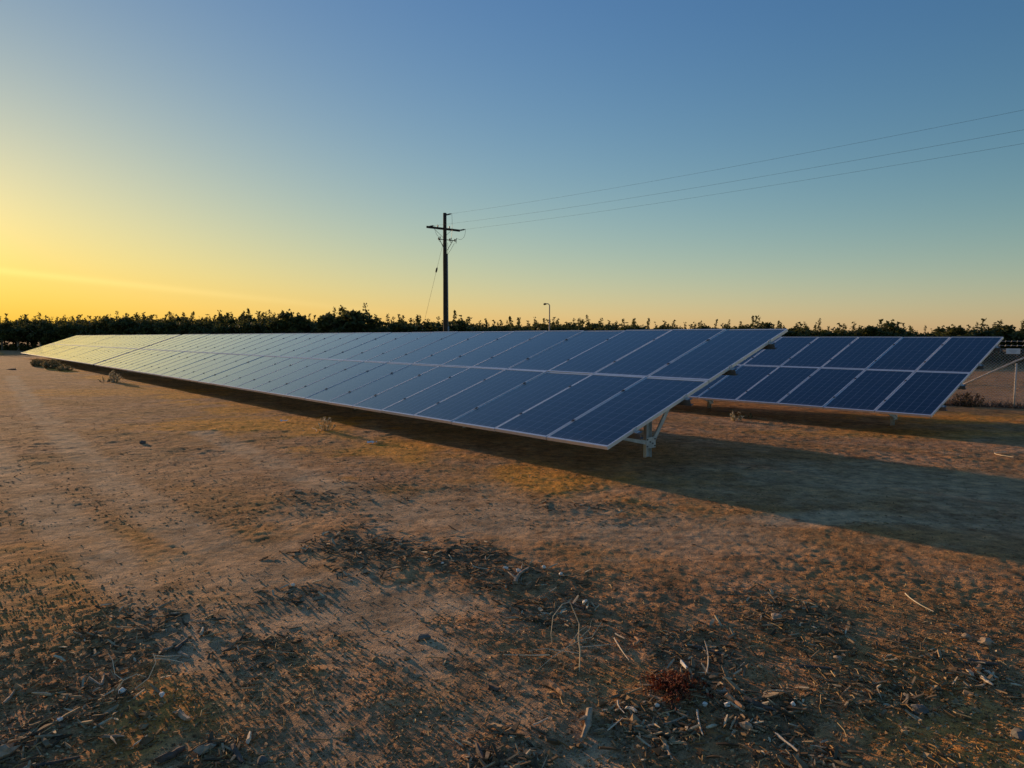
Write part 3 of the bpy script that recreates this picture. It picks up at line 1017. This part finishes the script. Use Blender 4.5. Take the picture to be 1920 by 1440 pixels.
# standing dry stalk with arching stems
dw = empty('dry_weed', on_ground(1086, 1258))
tag(dw, 'tall thin dry weed stalk with arching pale stems in the foreground', 'dead weed')
mb = MB(); mb.tube([(0, 0, -.02), (.004, 0, .10), (-.004, .01, .16), (.0, .01, .23), (-.03, .02, .30), (-.045, .02, .335)], [.0034, .0032, .0028, .0022, .0018, .0012], 5); mb.build('stalk', M_palestraw, dw)
for pts in ([(-.045, .02, .335), (-.08, .03, .32), (-.125, .03, .26), (-.135, .03, .17), (-.128, .03, .12)],
            [(0, .01, .15), (-.06, 0, .12), (-.13, -.02, .08), (-.2, -.04, .03)],
            [(0, .01, .16), (.05, .02, .20), (.06, .02, .245)], [(0, .01, .15), (.06, .0, .17), (.11, .02, .24)],
            [(.0, .0, .12), (.10, .01, .125), (.19, .02, .13)], [(-.05, 0, .13), (.0, .02, .19), (.045, .03, .215)],
            [(0, 0, .09), (-.16, .03, .10), (-.25, .04, .085)]):
    mb = MB(); mb.tube(pts, [.0018] * (len(pts) - 1) + [.0008], 4); mb.build('branch', M_palestraw, dw)


# ------------------------------------------------------------------ single pieces of wood, stones and litter on the ground
def piece(name, a, b, rad, mat, label, cat, bend=.08, n=5, seed=0, lift=.4, fork=None, sides=7, taper=.6, flat=1.0, rise=0.0):
    """a branch, stick or splinter lying from survey pixel a to survey pixel b"""
    r_ = random.Random(hash((a, b)) & 0xffff if not seed else seed)
    pa, pb_ = on_ground(*a), on_ground(*b)
    c = (pa + pb_) / 2
    if mat in (M_pale_wood, M_palestraw, M_husk, M_bark_piece): lift += .010 / rad
    root_loc = Vector((c.x, c.y, min(pa.z, pb_.z) + rad * lift))
    ax = (pb_ - pa); L_ = ax.length; side = Vector((-ax.y, ax.x, 0)).normalized()
    pts, rads = [], []
    b0 = r_.uniform(-1, 1) * bend * L_
    for k in range(n):
        t = k / (n - 1)
        p = pa.lerp(pb_, t) - root_loc + Vector((0, 0, rad * lift + rise * t)) + side * (b0 * 4 * t * (1 - t) + r_.uniform(-.15, .15) * rad)
        p.z += r_.uniform(-.1, .25) * rad
        pts.append(p); rads.append(rad * (1 - (1 - taper) * t) * r_.uniform(.85, 1.12))
    mb = MB(); mb.tube(pts, rads, sides, jag=.18, rr=r_)
    if fork:
        t, ang, ln = fork
        i = int(t * (n - 1)); d = (pts[-1] - pts[0]).normalized()
        d = Matrix.Rotation(ang, 3, 'Z') @ d
        mb.tube([pts[i], pts[i] + d * ln * .5 + Vector((0, 0, .01)), pts[i] + d * ln + Vector((0, 0, .015))], [rads[i] * .8, rads[i] * .6, rads[i] * .25], sides - 1, jag=.15, rr=r_)
    o = mb.build(name, mat, None, False, root_loc)
    return tag(o, label, cat)


W_ = 'wood'
piece('straw_stalk', (1697, 1117), (1750, 1149), .0036, M_palestraw, 'bright pale curved straw lying alone on bare soil at right', 'straw', .12, 7, 3, 1.2)
piece('bark_piece', (1025, 1284), (1058, 1308), .016, M_bark_piece, 'reddish curved piece of bark in the bottom centre', W_, .1, 6, 5)
piece('split_stump', (1105, 1338), (1092, 1388), .016, M_grey_wood, 'grey split stick with forked end standing out at bottom centre', W_, .05, 5, 6, .7, (.25, -.5, .06))
piece('wood_chip', (1277, 1246), (1288, 1259), .012, M_husk, 'brightest pale wood chip right above the red weed', W_, .02, 4, 7)
piece('twig', (1325, 1268), (1321, 1232), .0035, M_pale_wood, 'small forked twig standing up right of the red weed', W_, .1, 5, 8, 1, (.5, .6, .05), rise=.07)
piece('branch', (1400, 1318), (1467, 1342), .015, M_dark_wood, 'thick dark branch end pointing right out of the chip pile', W_, .05, 6, 9)
piece('branch', (1300, 1214), (1366, 1232), .012, M_dark_wood, 'long dark branch lying above the red weed', W_, .04, 6, 10)
piece('twig', (1152, 1199), (1179, 1240), .004, M_pale_wood, 'pale bent twig right of the tall dry weed stalk', W_, .1, 6, 11)
piece('twig', (1154, 1191), (1171, 1201), .005, M_pale_wood, 'short pale twig just behind the pale bent twig', W_, .1, 4, 12)
piece('bark_curl', (1187, 1215), (1190, 1200), .010, M_bark_piece, 'small curled brown bark piece between two dark branches', W_, .5, 6, 13, 1)
piece('twig', (1158, 1318), (1171, 1342), .004, M_pale_wood, 'thin pale twig left of the chips in front of the red weed', W_, .1, 5, 14)
piece('wood_chip', (1175, 1332), (1192, 1341), .010, M_pale_wood, 'pale short chip in front of the red weed on the left', W_, .05, 4, 15)
piece('twig', (1307, 1338), (1318, 1384), .005, M_pale_wood, 'upright pale twig below the red weed pointing to the bottom', W_, .08, 6, 16)
piece('stick', (1246, 1398), (1262, 1428), .009, M_grey_wood, 'short grey brown stick near the bottom edge, lower centre right', W_, .1, 5, 17)
piece('wood_block', (1391, 1366), (1408, 1372), .018, M_grey_wood, 'cut grey block of wood with flat end below the chip pile', W_, .0, 3, 18, .7, None, 8, .95)
piece('stick', (1455, 1384), (1496, 1416), .007, M_pale_wood, 'long pale splinter at the bottom right of the chip pile', W_, .04, 6, 19)
piece('branch', (1362, 1316), (1392, 1336), .013, M_bark_piece, 'brown branch piece beside the white pebble in the chip pile', W_, .05, 5, 20)
piece('stick', (1330, 1296), (1362, 1300), .009, M_grey_wood, 'grey stick at the right edge of the red weed', W_, .05, 5, 21)
piece('branch', (965, 1098), (992, 1072), .014, M_grey_wood, 'forked grey branch beside the white husks, centre', W_, .08, 5, 22, .7, (.4, .9, .10))
piece('stick', (1185, 1345), (1250, 1352), .007, M_dark_wood, 'dark slim stick below the red weed', W_, .05, 5, 23)
piece('stick', (1215, 1310), (1240, 1320), .009, M_bark_piece, 'brown stick at lower left of the red weed', W_, .05, 5, 24)
piece('stick', (1245, 1362), (1290, 1345), .006, M_grey_wood, 'grey slanting stick below the red weed', W_, .05, 5, 25)
piece('wood_flake', (332, 1336), (352, 1353), .015, M_grey_wood, 'light grey wood flake in the left foreground', W_, .03, 4, 26, .4, None, 6, .8)
piece('stick', (466, 1398), (470, 1380), .010, M_pale_wood, 'stubby pale stick near the bottom edge, left of centre', W_, .05, 4, 27, .7)
piece('stick', (250, 1403), (276, 1384), .004, M_pale_wood, 'thin light stick in the left foreground below the dry sprig', W_, .03, 5, 28)
piece('stick', (330, 1216), (350, 1198), .013, M_dark_wood, 'dark upright branch stub in the left chip patch', W_, .06, 5, 29)
piece('stick', (308, 1220), (328, 1210), .012, M_grey_wood, 'grey chunk beside the dark branch stub at left', W_, .05, 4, 30)
piece('stick', (338, 1222), (354, 1230), .011, M_grey_wood, 'short log piece in front of the dark branch stub at left', W_, .03, 4, 31)
piece('wood_chip', (377, 1190), (381, 1181), .010, M_pale_wood, 'pale chip standing alone right of the left chip patch', W_, .03, 4, 32, 1)
piece('bark_slab', (300, 1432), (345, 1405), .018, M_dark_wood, 'dark bark slab at the bottom edge, left', W_, .05, 5, 33)
piece('bark_slab', (375, 1415), (400, 1402), .018, M_grey_wood, 'ribbed grey bark chunk at the bottom edge, left', W_, .05, 5, 34, .8)
piece('bark_slab', (435, 1404), (455, 1432), .013, M_dark_wood, 'dark curled bark at the bottom edge beside the round stone', W_, .1, 5, 35)
piece('board_piece', (-14, 1432), (22, 1411), .030, M_grey_wood, 'broad pale wood slab cut by the left bottom corner', W_, .02, 4, 36, .5, None, 8, .75)
piece('stick', (70, 1438), (150, 1424), .008, M_dark_wood, 'long dark stick near the bottom left corner', W_, .04, 6, 37)
piece('stick', (190, 1385), (232, 1384), .008, M_grey_wood, 'grey forked stick in the left foreground', W_, .05, 6, 38, .6, (.5, -.9, .10))
piece('stick', (8, 1318), (25, 1297), .008, M_grey_wood, 'grey stick near the left edge', W_, .06, 5, 39)
piece('stick', (168, 1273), (190, 1286), .007, M_grey_wood, 'grey stick left of the dry sprig', W_, .05, 5, 40)
piece('stick', (190, 1285), (196, 1266), .008, M_grey_wood, 'stub of grey wood beside the dry sprig, left', W_, .05, 4, 41)
piece('splinter', (1845, 1263), (1870, 1276), .009, M_pale_wood, 'bright splintered wood sliver in the pile at the right edge', W_, .04, 5, 42)
piece('splinter', (1840, 1278), (1860, 1290), .008, M_pale_wood, 'lower bright splinter in the pile at the right edge', W_, .04, 5, 43)
piece('wood_chip', (1829, 1268), (1838, 1258), .014, M_bark_piece, 'short brown stub beside the bright splinters at right', W_, .04, 4, 44, .8)
piece('branch', (1815, 1240), (1872, 1250), .012, M_dark_wood, 'dark branch above the bright splinters at right', W_, .04, 5, 45)
piece('branch', (1500, 1250), (1560, 1256), .010, M_dark_wood, 'dark branch lying flat right of the chip pile', W_, .04, 5, 46)
piece('branch', (1624, 1124), (1645, 1128), .012, M_dark_wood, 'small dark stick left of the pale straw', W_, .04, 4, 47)
piece('twig', (1140, 1372), (1168, 1352), .004, M_pale_wood, 'thin slanting twig right of the grey split stick', W_, .03, 5, 48)
piece('twig', (1000, 1362), (1028, 1350), .004, M_pale_wood, 'thin slanting twig left of the grey split stick', W_, .03, 5, 49)
piece('stick', (915, 1288), (935, 1294), .013, M_dark_wood, 'dark chunk of wood left of the reddish bark', W_, .03, 4, 50)
piece('stick', (895, 1400), (905, 1425), .011, M_dark_wood, 'dark stub near the bottom edge, centre left', W_, .05, 4, 51)
piece('stick', (1095, 1138), (1100, 1130), .011, M_husk, 'small pale stub behind the tall dry weed stalk', W_, .05, 4, 52, 1.2)
piece('branch', (1062, 1132), (1092, 1142), .009, M_dark_wood, 'dark twig behind the tall dry weed stalk', W_, .05, 5, 53)
piece('straw_stalk', (1030, 1232), (945, 1231), .003, M_palestraw, 'orange dry stem lying flat left of the tall dry weed', 'straw', .02, 6, 54, 1)
piece('straw_stalk', (1885, 849), (1900, 860), .006, M_palestraw, 'dry curled stem on the lit strip at far right', 'straw', .3, 6, 55, 1)
piece('straw_stalk', (585, 805), (592, 812), .005, M_palestraw, 'short pale stem left of the white litter', 'straw', .1, 4, 56, 1)


def lump(px, py, size, mat, label, name, cat, seed, flat=.6, sink=.25, stretch=1.3, group=None):
    r_ = random.Random(seed)
    bm = bmesh.new()
    bmesh.ops.create_icosphere(bm, subdivisions=2, radius=1)
    ph = [r_.uniform(0, 6.28) for _ in range(6)]
    for v in bm.verts:
        c = v.co
        k = 1 + (r_.uniform(-.22, .22) if mat is M_husk else 0) + .16 * math.sin(2.3 * c.x + ph[0]) + .14 * math.sin(3.1 * c.y + ph[1]) + .10 * math.sin(5 * c.z + 3 * c.x + ph[2]) + r_.uniform(-.05, .05)
        v.co = Vector((c.x * k * size * stretch, c.y * k * size, c.z * k * size * flat))
    me = bpy.data.meshes.new(name); bm.to_mesh(me); bm.free(); me.materials.append(mat)
    p = on_ground(px, py); p.z += size * flat * (1 - 2 * sink) * .6 + (.008 if mat is M_husk else 0)
    o = link(name, me, None, p, (r_.uniform(-.2, .2), r_.uniform(-.2, .2), r_.uniform(0, 6.28)))
    return tag(o, label, cat, group)


lump(1726, 1335, .030, M_stone, 'grey stone with long shadow at lower right', 'stone', 'stone', 1, .7)
lump(797, 1194, .030, M_stone, 'rounded grey stone alone in the centre foreground', 'stone', 'stone', 2, .7)
lump(1917, 1382, .032, M_stone, 'dark stone cut by the right edge near the bottom', 'stone', 'stone', 3, .6)
lump(492, 1427, .019, M_stone, 'round stone at the bottom edge beside dark curled bark', 'stone', 'stone', 4, .75)
lump(1362, 1328, .013, M_husk, 'round white pebble beside a brown branch in the chip pile', 'pebble', 'pebble', 5, .9, .2, 1.05)
lump(1232, 1328, .010, M_husk, 'pale pebble below the red weed', 'pebble', 'pebble', 6, .9, .2, 1.05)
lump(1487, 1328, .010, M_husk, 'white pebble at the tip of a straw right of the chip pile', 'pebble', 'pebble', 7, .9, .2, 1.05)
lump(1322, 1326, .010, M_husk, 'pale pebble between the red weed and the white pebble', 'pebble', 'pebble', 8, .9, .2)
lump(947, 1071, 0.0136, M_husk, 'leftmost of the four bright white husks in the centre', 'husk', 'husk', 9, .7, .2, 1.5)
lump(971, 1076, 0.0136, M_husk, 'second bright white husk, next to the forked grey branch', 'husk', 'husk', 10, .9, .2, 1.2)
lump(1020, 1069, 0.0130, M_husk, 'third bright white husk, right of the forked grey branch', 'husk', 'husk', 11, .9, .2, 1.2)
lump(1052, 1081, 0.0130, M_husk, 'rightmost of the four bright white husks in the centre', 'husk', 'husk', 12, .9, .2, 1.2)
lump(549, 1098, 0.0124, M_husk, 'pale husk at the left end of the dark mulch patch', 'husk', 'husk', 13, .8)
lump(830, 1059, 0.0087, M_husk, 'small white husk on the dark mulch heap', 'husk', 'husk', 14, .8)
lump(304, 1308, .011, M_husk, 'small yellowish flower head lying right of the dry sprig', 'husk', 'husk', 15, .7)
lump(228, 1302, .014, M_husk, 'yellow husk at the foot of the dry sprig', 'husk', 'husk', 16, .8)
lump(112, 1355, .010, M_husk, 'pale husk in the left foreground mulch', 'husk', 'husk', 17, .8)
lump(268, 832, .042, M_dark_wood, 'dark clod of earth on the open ground at left', 'clod', 'clod', 18, .7)
lump(22, 693, .16, M_dark_wood, 'dark clod near the left edge below the far rack', 'clod', 'clod', 19, .35, .2, 2.2)
lump(1455, 1163, .03, M_grey_wood, 'small grey clod in the chip patch at right of centre', 'clod', 'clod', 20, .8)
lump(1848, 1207, .03, M_grey_wood, 'lit clod with a long dark shadow at the right', 'clod', 'clod', 21, .9)
lump(1814, 1198, .018, M_grey_wood, 'small lit clod left of the larger clod at the right', 'clod', 'clod', 22, 1.1)
lump(1572, 1236, .018, M_grey_wood, 'small clod on bare soil right of the chip pile', 'clod', 'clod', 23, .9)
for (px, py, sz, lab, sd) in ((697, 832, .055, 'crumpled white litter beside the panel shadow', 1), (532, 792, .055, 'flat white scrap left of the small silvery weed', 2)):
    r_ = random.Random(sd); mb = MB(); nx, ny = 6, 3; vs = []
    for i in range(nx):
        for j in range(ny): vs.append((i / (nx - 1) * sz * 2.6 - sz * 1.3, j / (ny - 1) * sz * .8, r_.uniform(.0, .5) * sz + (.012 if j == 1 else 0)))
    mb.add(vs, [(i * ny + j, (i + 1) * ny + j, (i + 1) * ny + j + 1, i * ny + j + 1) for i in range(nx - 1) for j in range(ny - 1)])
    o = mb.build('litter_scrap', M_litter, None, False, on_ground(px, py, .01)); tag(o, lab, 'litter')
# dry sprig
sp = empty('dry_sprig', on_ground(232, 1288))
tag(sp, 'dry yellowish sprig with bent stems in the left foreground', 'dead weed')
for pts in ([(-.01, -.03, .0), (.0, 0, .03), (-.05, .02, .05), (-.075, .05, .10), (-.10, .06, .13)], [(0, 0, .03), (.05, .02, .05), (.09, .03, .03)],
            [(.06, -.03, .0), (.115, .0, .04), (.135, .03, .10), (.12, .04, .14)], [(.125, .03, .12), (.19, .04, .11), (.26, .03, .10), (.30, .0, .06)], [(.12, .03, .135), (.17, .05, .12), (.24, .06, .12)]):
    mb = MB(); mb.tube(pts, [.0021] * (len(pts) - 1) + [.001], 4); mb.build('stem', M_palestraw, sp)


# ------------------------------------------------------------------ wood chips: single ones in the patches, then the uncountable rest
def chip_geo(r_, L_, w, t):
    n = 3
    vs = []
    for k in range(n):
        f = k / (n - 1)
        x = (f - .5) * L_ * r_.uniform(.9, 1.1)
        ww = w * (1 if k == 1 else r_.uniform(.25, .9)); tt = t * (1 if k == 1 else r_.uniform(.4, .9))
        by = r_.uniform(-.2, .2) * w; bz = r_.uniform(-.1, .3) * t
        vs += [(x, by - ww / 2, bz - tt / 2), (x, by + ww / 2, bz - tt / 2), (x, by + ww / 2, bz + tt / 2), (x, by - ww / 2, bz + tt / 2)]
    fs = [(0, 1, 2, 3), (11, 10, 9, 8)]
    for k in range(n - 1):
        o = 4 * k
        for a in range(4):
            b = (a + 1) % 4; fs.append((o + a, o + 4 + a, o + 4 + b, o + b))
    return vs, fs


chip_meshes = []
for i in range(14):
    r_ = random.Random(300 + i); mb = MB()
    vs, fs = chip_geo(r_, r_.uniform(.05, .13), r_.uniform(.009, .022), r_.uniform(.006, .013)); mb.add(vs, fs)
    chip_meshes.append(mb.mesh('wood_chip', M_chip))
PATCH_LABEL = {0: ('wood chip in the dark mulch heap, centre of the picture', 34), 1: ('wood chip in the dark mulch heap, centre of the picture', 20), 3: ('wood chip in the mulch left of the tall dry weed stalk', 20),
               4: ('splintered wood chip scattered around the red weed', 26), 5: ('splintered wood chip scattered around the red weed', 26), 6: ('splintered wood chip scattered around the red weed', 18),
               7: ('wood chip in the thin litter patch at right of centre', 20), 9: ('wood chip in the splintered pile at the right edge', 16),
               11: ('wood chip in the mulch patch on the left', 26), 12: ('wood chip in the mulch at lower left', 22), 16: ('wood chip by the bottom edge, centre left', 10),
               17: ('wood chip by the bottom edge, lower left', 10), 18: ('wood chip by the bottom edge, right of centre', 14)}
for zi, (lab, cnt) in PATCH_LABEL.items():
    px, py, rx, ry, st0 = CHIP_ZONES[zi]
    c = at(px, py)
    for k in range(cnt):
        a = rng.uniform(0, 6.283); q = math.sqrt(rng.random()) * .72
        x, y = c.x + math.cos(a) * rx * q, c.y + math.sin(a) * ry * 1.7 * q
        o = link('wood_chip', rng.choice(chip_meshes), None, (x, y, gz(x, y) + rng.uniform(.004, .014)), (rng.uniform(-.35, .35), rng.uniform(-.5, .5), rng.uniform(0, 6.283)))
        s_ = rng.uniform(.6, 1.15); o.scale = (s_, s_, s_)
        tag(o, lab, 'wood chip', lab.replace('wood chip', 'wood chips'))


def scatter(name, geo, n, dens, mat, lift, tilt, xr=(-4.6, 5.2), yr=(2.2, 9.5)):
    X = NR.uniform(0, 1, n * 8); Y = yr[0] + (yr[1] - yr[0]) * NR.uniform(0, 1, n * 8) ** 1.5
    half = (Y * .80 + .3)
    X = (X * 2 - 1) * half
    m = masks(X, Y)
    keep = NR.uniform(0, 1, n * 8) < dens(X, Y, m)
    X, Y = X[keep][:n], Y[keep][:n]
    mm = tuple(a[keep][:n] for a in m)
    Z = ground_height(X, Y, mm)
    vs_all, fs_all, b = [], [], 0
    for x, y, z in zip(X, Y, Z):
        vs, fs = geo()
        e = Euler((rng.gauss(0, tilt), rng.gauss(0, tilt), rng.uniform(0, 6.283))).to_matrix()
        p = Vector((x, y, z + rng.uniform(*lift)))
        for v in vs: vs_all.append(tuple(e @ Vector(v) + p))
        fs_all += [tuple(i + b for i in f) for f in fs]
        b += len(vs)
    me = bpy.data.meshes.new(name); me.from_pydata(vs_all, [], fs_all); me.materials.append(mat)
    return tag(link(name, me), kind='stuff')


def g_chip(): return chip_geo(rng, rng.uniform(.02, .085), rng.uniform(.004, .013), rng.uniform(.003, .009))


def g_straw():
    L_ = rng.uniform(.03, .11); k = rng.uniform(-.25, .25) * L_; w = rng.uniform(.0010, .0024); h = rng.uniform(0, .012)
    pts = [(-L_ / 2, 0, 0), (0, k, h), (L_ / 2, k * .4, 0)]
    vs = []
    for p in pts: vs += [(p[0], p[1] - w, p[2]), (p[0], p[1] + w, p[2]), (p[0], p[1], p[2] + w * 1.6)]
    return vs, [(0, 1, 4, 3), (1, 2, 5, 4), (2, 0, 3, 5), (3, 4, 7, 6), (4, 5, 8, 7), (5, 3, 6, 8)]


def g_leaf():
    s = rng.uniform(.006, .017); c = rng.uniform(.05, .45) * s
    return [(-s, 0, 0), (0, s * .45, c), (s, 0, .2 * c), (0, -s * .45, c * .6)], [(0, 1, 2), (0, 2, 3)]


def g_crumb():
    s = rng.uniform(.003, .010)
    v = [(s * rng.uniform(.6, 1.3), 0, 0), (0, s * rng.uniform(.6, 1.3), 0), (-s * rng.uniform(.6, 1.3), 0, 0), (0, -s * rng.uniform(.6, 1.3), 0), (0, 0, s * rng.uniform(.6, 1.2)), (0, 0, -s)]
    return v, [(0, 1, 4), (1, 2, 4), (2, 3, 4), (3, 0, 4), (1, 0, 5), (2, 1, 5), (3, 2, 5), (0, 3, 5)]


scatter('mulch', g_chip, 4000, lambda x, y, m: np.clip(m[0] * .9 + .003, 0, 1), M_chip, (.0, .012), .3)
scatter('straw_litter', g_straw, 5500, lambda x, y, m: np.clip((.14 * (1 - .85 * m[2]) + .3 * m[0] + .2 * m[1]) * (.04 + .96 * sstep(5.2, 3.4, y)) * (.12 + .88 * sstep(-.05, .55, fbm(x, y, .45, 3, 71))), 0, 1), M_straw, (.0, .008), .16)
scatter('leaf_litter', g_leaf, 12000, lambda x, y, m: np.clip((.40 * (1 - .9 * m[2]) + .4 * m[0] + .4 * m[1]) * (.25 + .75 * sstep(-.2, .5, fbm(x, y, .6, 3, 75))) * (.05 + .95 * sstep(5.4, 3.4, y)), 0, 1), M_straw, (.0, .004), .16)
M_crumb = island('soil_crumbs', [(0, (.16, .098, .045)), (.6, (.34, .215, .10)), (1, (.50, .345, .18))], 1, 30)
scatter('soil_crumbs', g_crumb, 24000, lambda x, y, m: np.clip(.5 * (1 - .7 * m[2]) * (.06 + .94 * sstep(5.4, 3.4, y)), 0, 1), M_crumb, (-.002, .002), .5)


def g_clod():
    v, f = g_crumb()
    k = rng.choice((1.6, 2.0, 2.6, 3.2))
    return [(a * k, b * k * rng.uniform(.7, 1.1), c * k * .75) for a, b, c in v], f


scatter('soil_clods', g_clod, 2600, lambda x, y, m: np.clip((.5 * (1 - .9 * m[2]) + .3 * m[0]) * sstep(-.1, .5, fbm(x, y, .7, 3, 81)) * sstep(4.4, 3.0, y), 0, 1), M_crumb, (-.002, .006), .5)


def g_far():
    s_ = rng.uniform(.008, .024); h = rng.uniform(.05, .28) * s_
    return [(-s_, 0, -.004), (0, s_ * .6, h), (s_, 0, .2 * h), (0, -s_ * .6, h * .4)], [(0, 1, 2), (0, 2, 3)]


scatter('far_litter', g_far, 26000, lambda x, y, m: np.clip((.6 * (1 - .8 * m[2]) + .3 * m[1]) * (.45 + .55 * sstep(-.25, .45, fbm(x, y, 1.5, 4, 91))), 0, 1), M_straw, (.0, .001), .06, yr=(6.0, 36))


def g_tuft():
    L_ = rng.uniform(.06, .26); w = rng.uniform(.002, .005); k = rng.uniform(-.12, .12)
    return [(-w, 0, -.02), (w, 0, -.02), (k, rng.uniform(-.08, .08), L_), (k * .4 + w, 0, L_ * .5), (k * .4 - w, 0, L_ * .5)], [(0, 1, 3, 4), (4, 3, 2)]


# dry grass at the foot of the fence
vs_all, fs_all, b = [], [], 0
fo_ = Vector((fence.location.x, fence.location.y, 0))
for k in range(5200):
    x = rng.uniform(-7.5, 2.6); y = rng.gauss(.05, .16)
    p = fo_ + FDIR * x + Vector((-FDIR.y, FDIR.x, 0)) * y
    z = REAR_DROP
    vs, fs = g_tuft()
    e = Euler((rng.gauss(0, .4), rng.gauss(0, .4), rng.uniform(0, 6.283))).to_matrix()
    for v in vs: vs_all.append(tuple(e @ Vector(v) + Vector((p.x, p.y, z))))
    fs_all += [tuple(i + b for i in f) for f in fs]; b += len(vs)
me = bpy.data.meshes.new('dry_grass'); me.from_pydata(vs_all, [], fs_all); me.materials.append(M_dryshrub)
tag(link('dry_grass', me), kind='stuff')

# undergrowth beneath the orchard and the grey grass verge before it
def scatter_band(name, mat, n, u0, u1, b0, b1, geo):
    vs_all, fs_all, b = [], [], 0
    L_ = (LB - LA).length
    for k in range(n):
        p = LA + edge * (L_ * rng.uniform(u0, u1)) + back * rng.uniform(b0, b1)
        vs, fs = geo()
        e = Euler((rng.gauss(0, .35), rng.gauss(0, .35), rng.uniform(0, 6.283))).to_matrix()
        for v in vs: vs_all.append(tuple(e @ Vector(v) + Vector((p.x, p.y, REAR_DROP))))
        fs_all.extend([tuple(i + b for i in f) for f in fs]); b += len(vs)
    me = bpy.data.meshes.new(name); me.from_pydata(vs_all, [], fs_all); me.materials.append(mat)
    return tag(link(name, me), kind='stuff')


def g_under():
    h = rng.uniform(.05, 1.15) * rng.uniform(.4, 1); s_ = rng.uniform(.10, .22)
    return [(-s_, 0, h), (0, s_ * .3, h + s_ * .5), (s_, 0, h + .05), (0, -s_ * .2, h - s_ * .5)], [(0, 1, 2), (0, 2, 3)]


def g_verge():
    L_ = rng.uniform(.08, .30); w = rng.uniform(.008, .02)
    return [(-w, 0, -.02), (w, 0, -.02), (rng.uniform(-.1, .1), rng.uniform(-.06, .06), L_)], [(0, 1, 2)]


scatter_band('undergrowth', M_leaf, 30000, -.02, 1.02, -1.2, 9, g_under)
M_verge = island('verge_grass', [(0, (.10, .085, .050)), (.6, (.20, .165, .10)), (1, (.34, .27, .16))], .9, 10)
scatter_band('verge_grass', M_verge, 16000, -.02, .55, -9.5, -.8, g_verge)
scatter_band('verge_grass', M_verge, 9000, .55, 1.0, -6, -.8, g_verge)
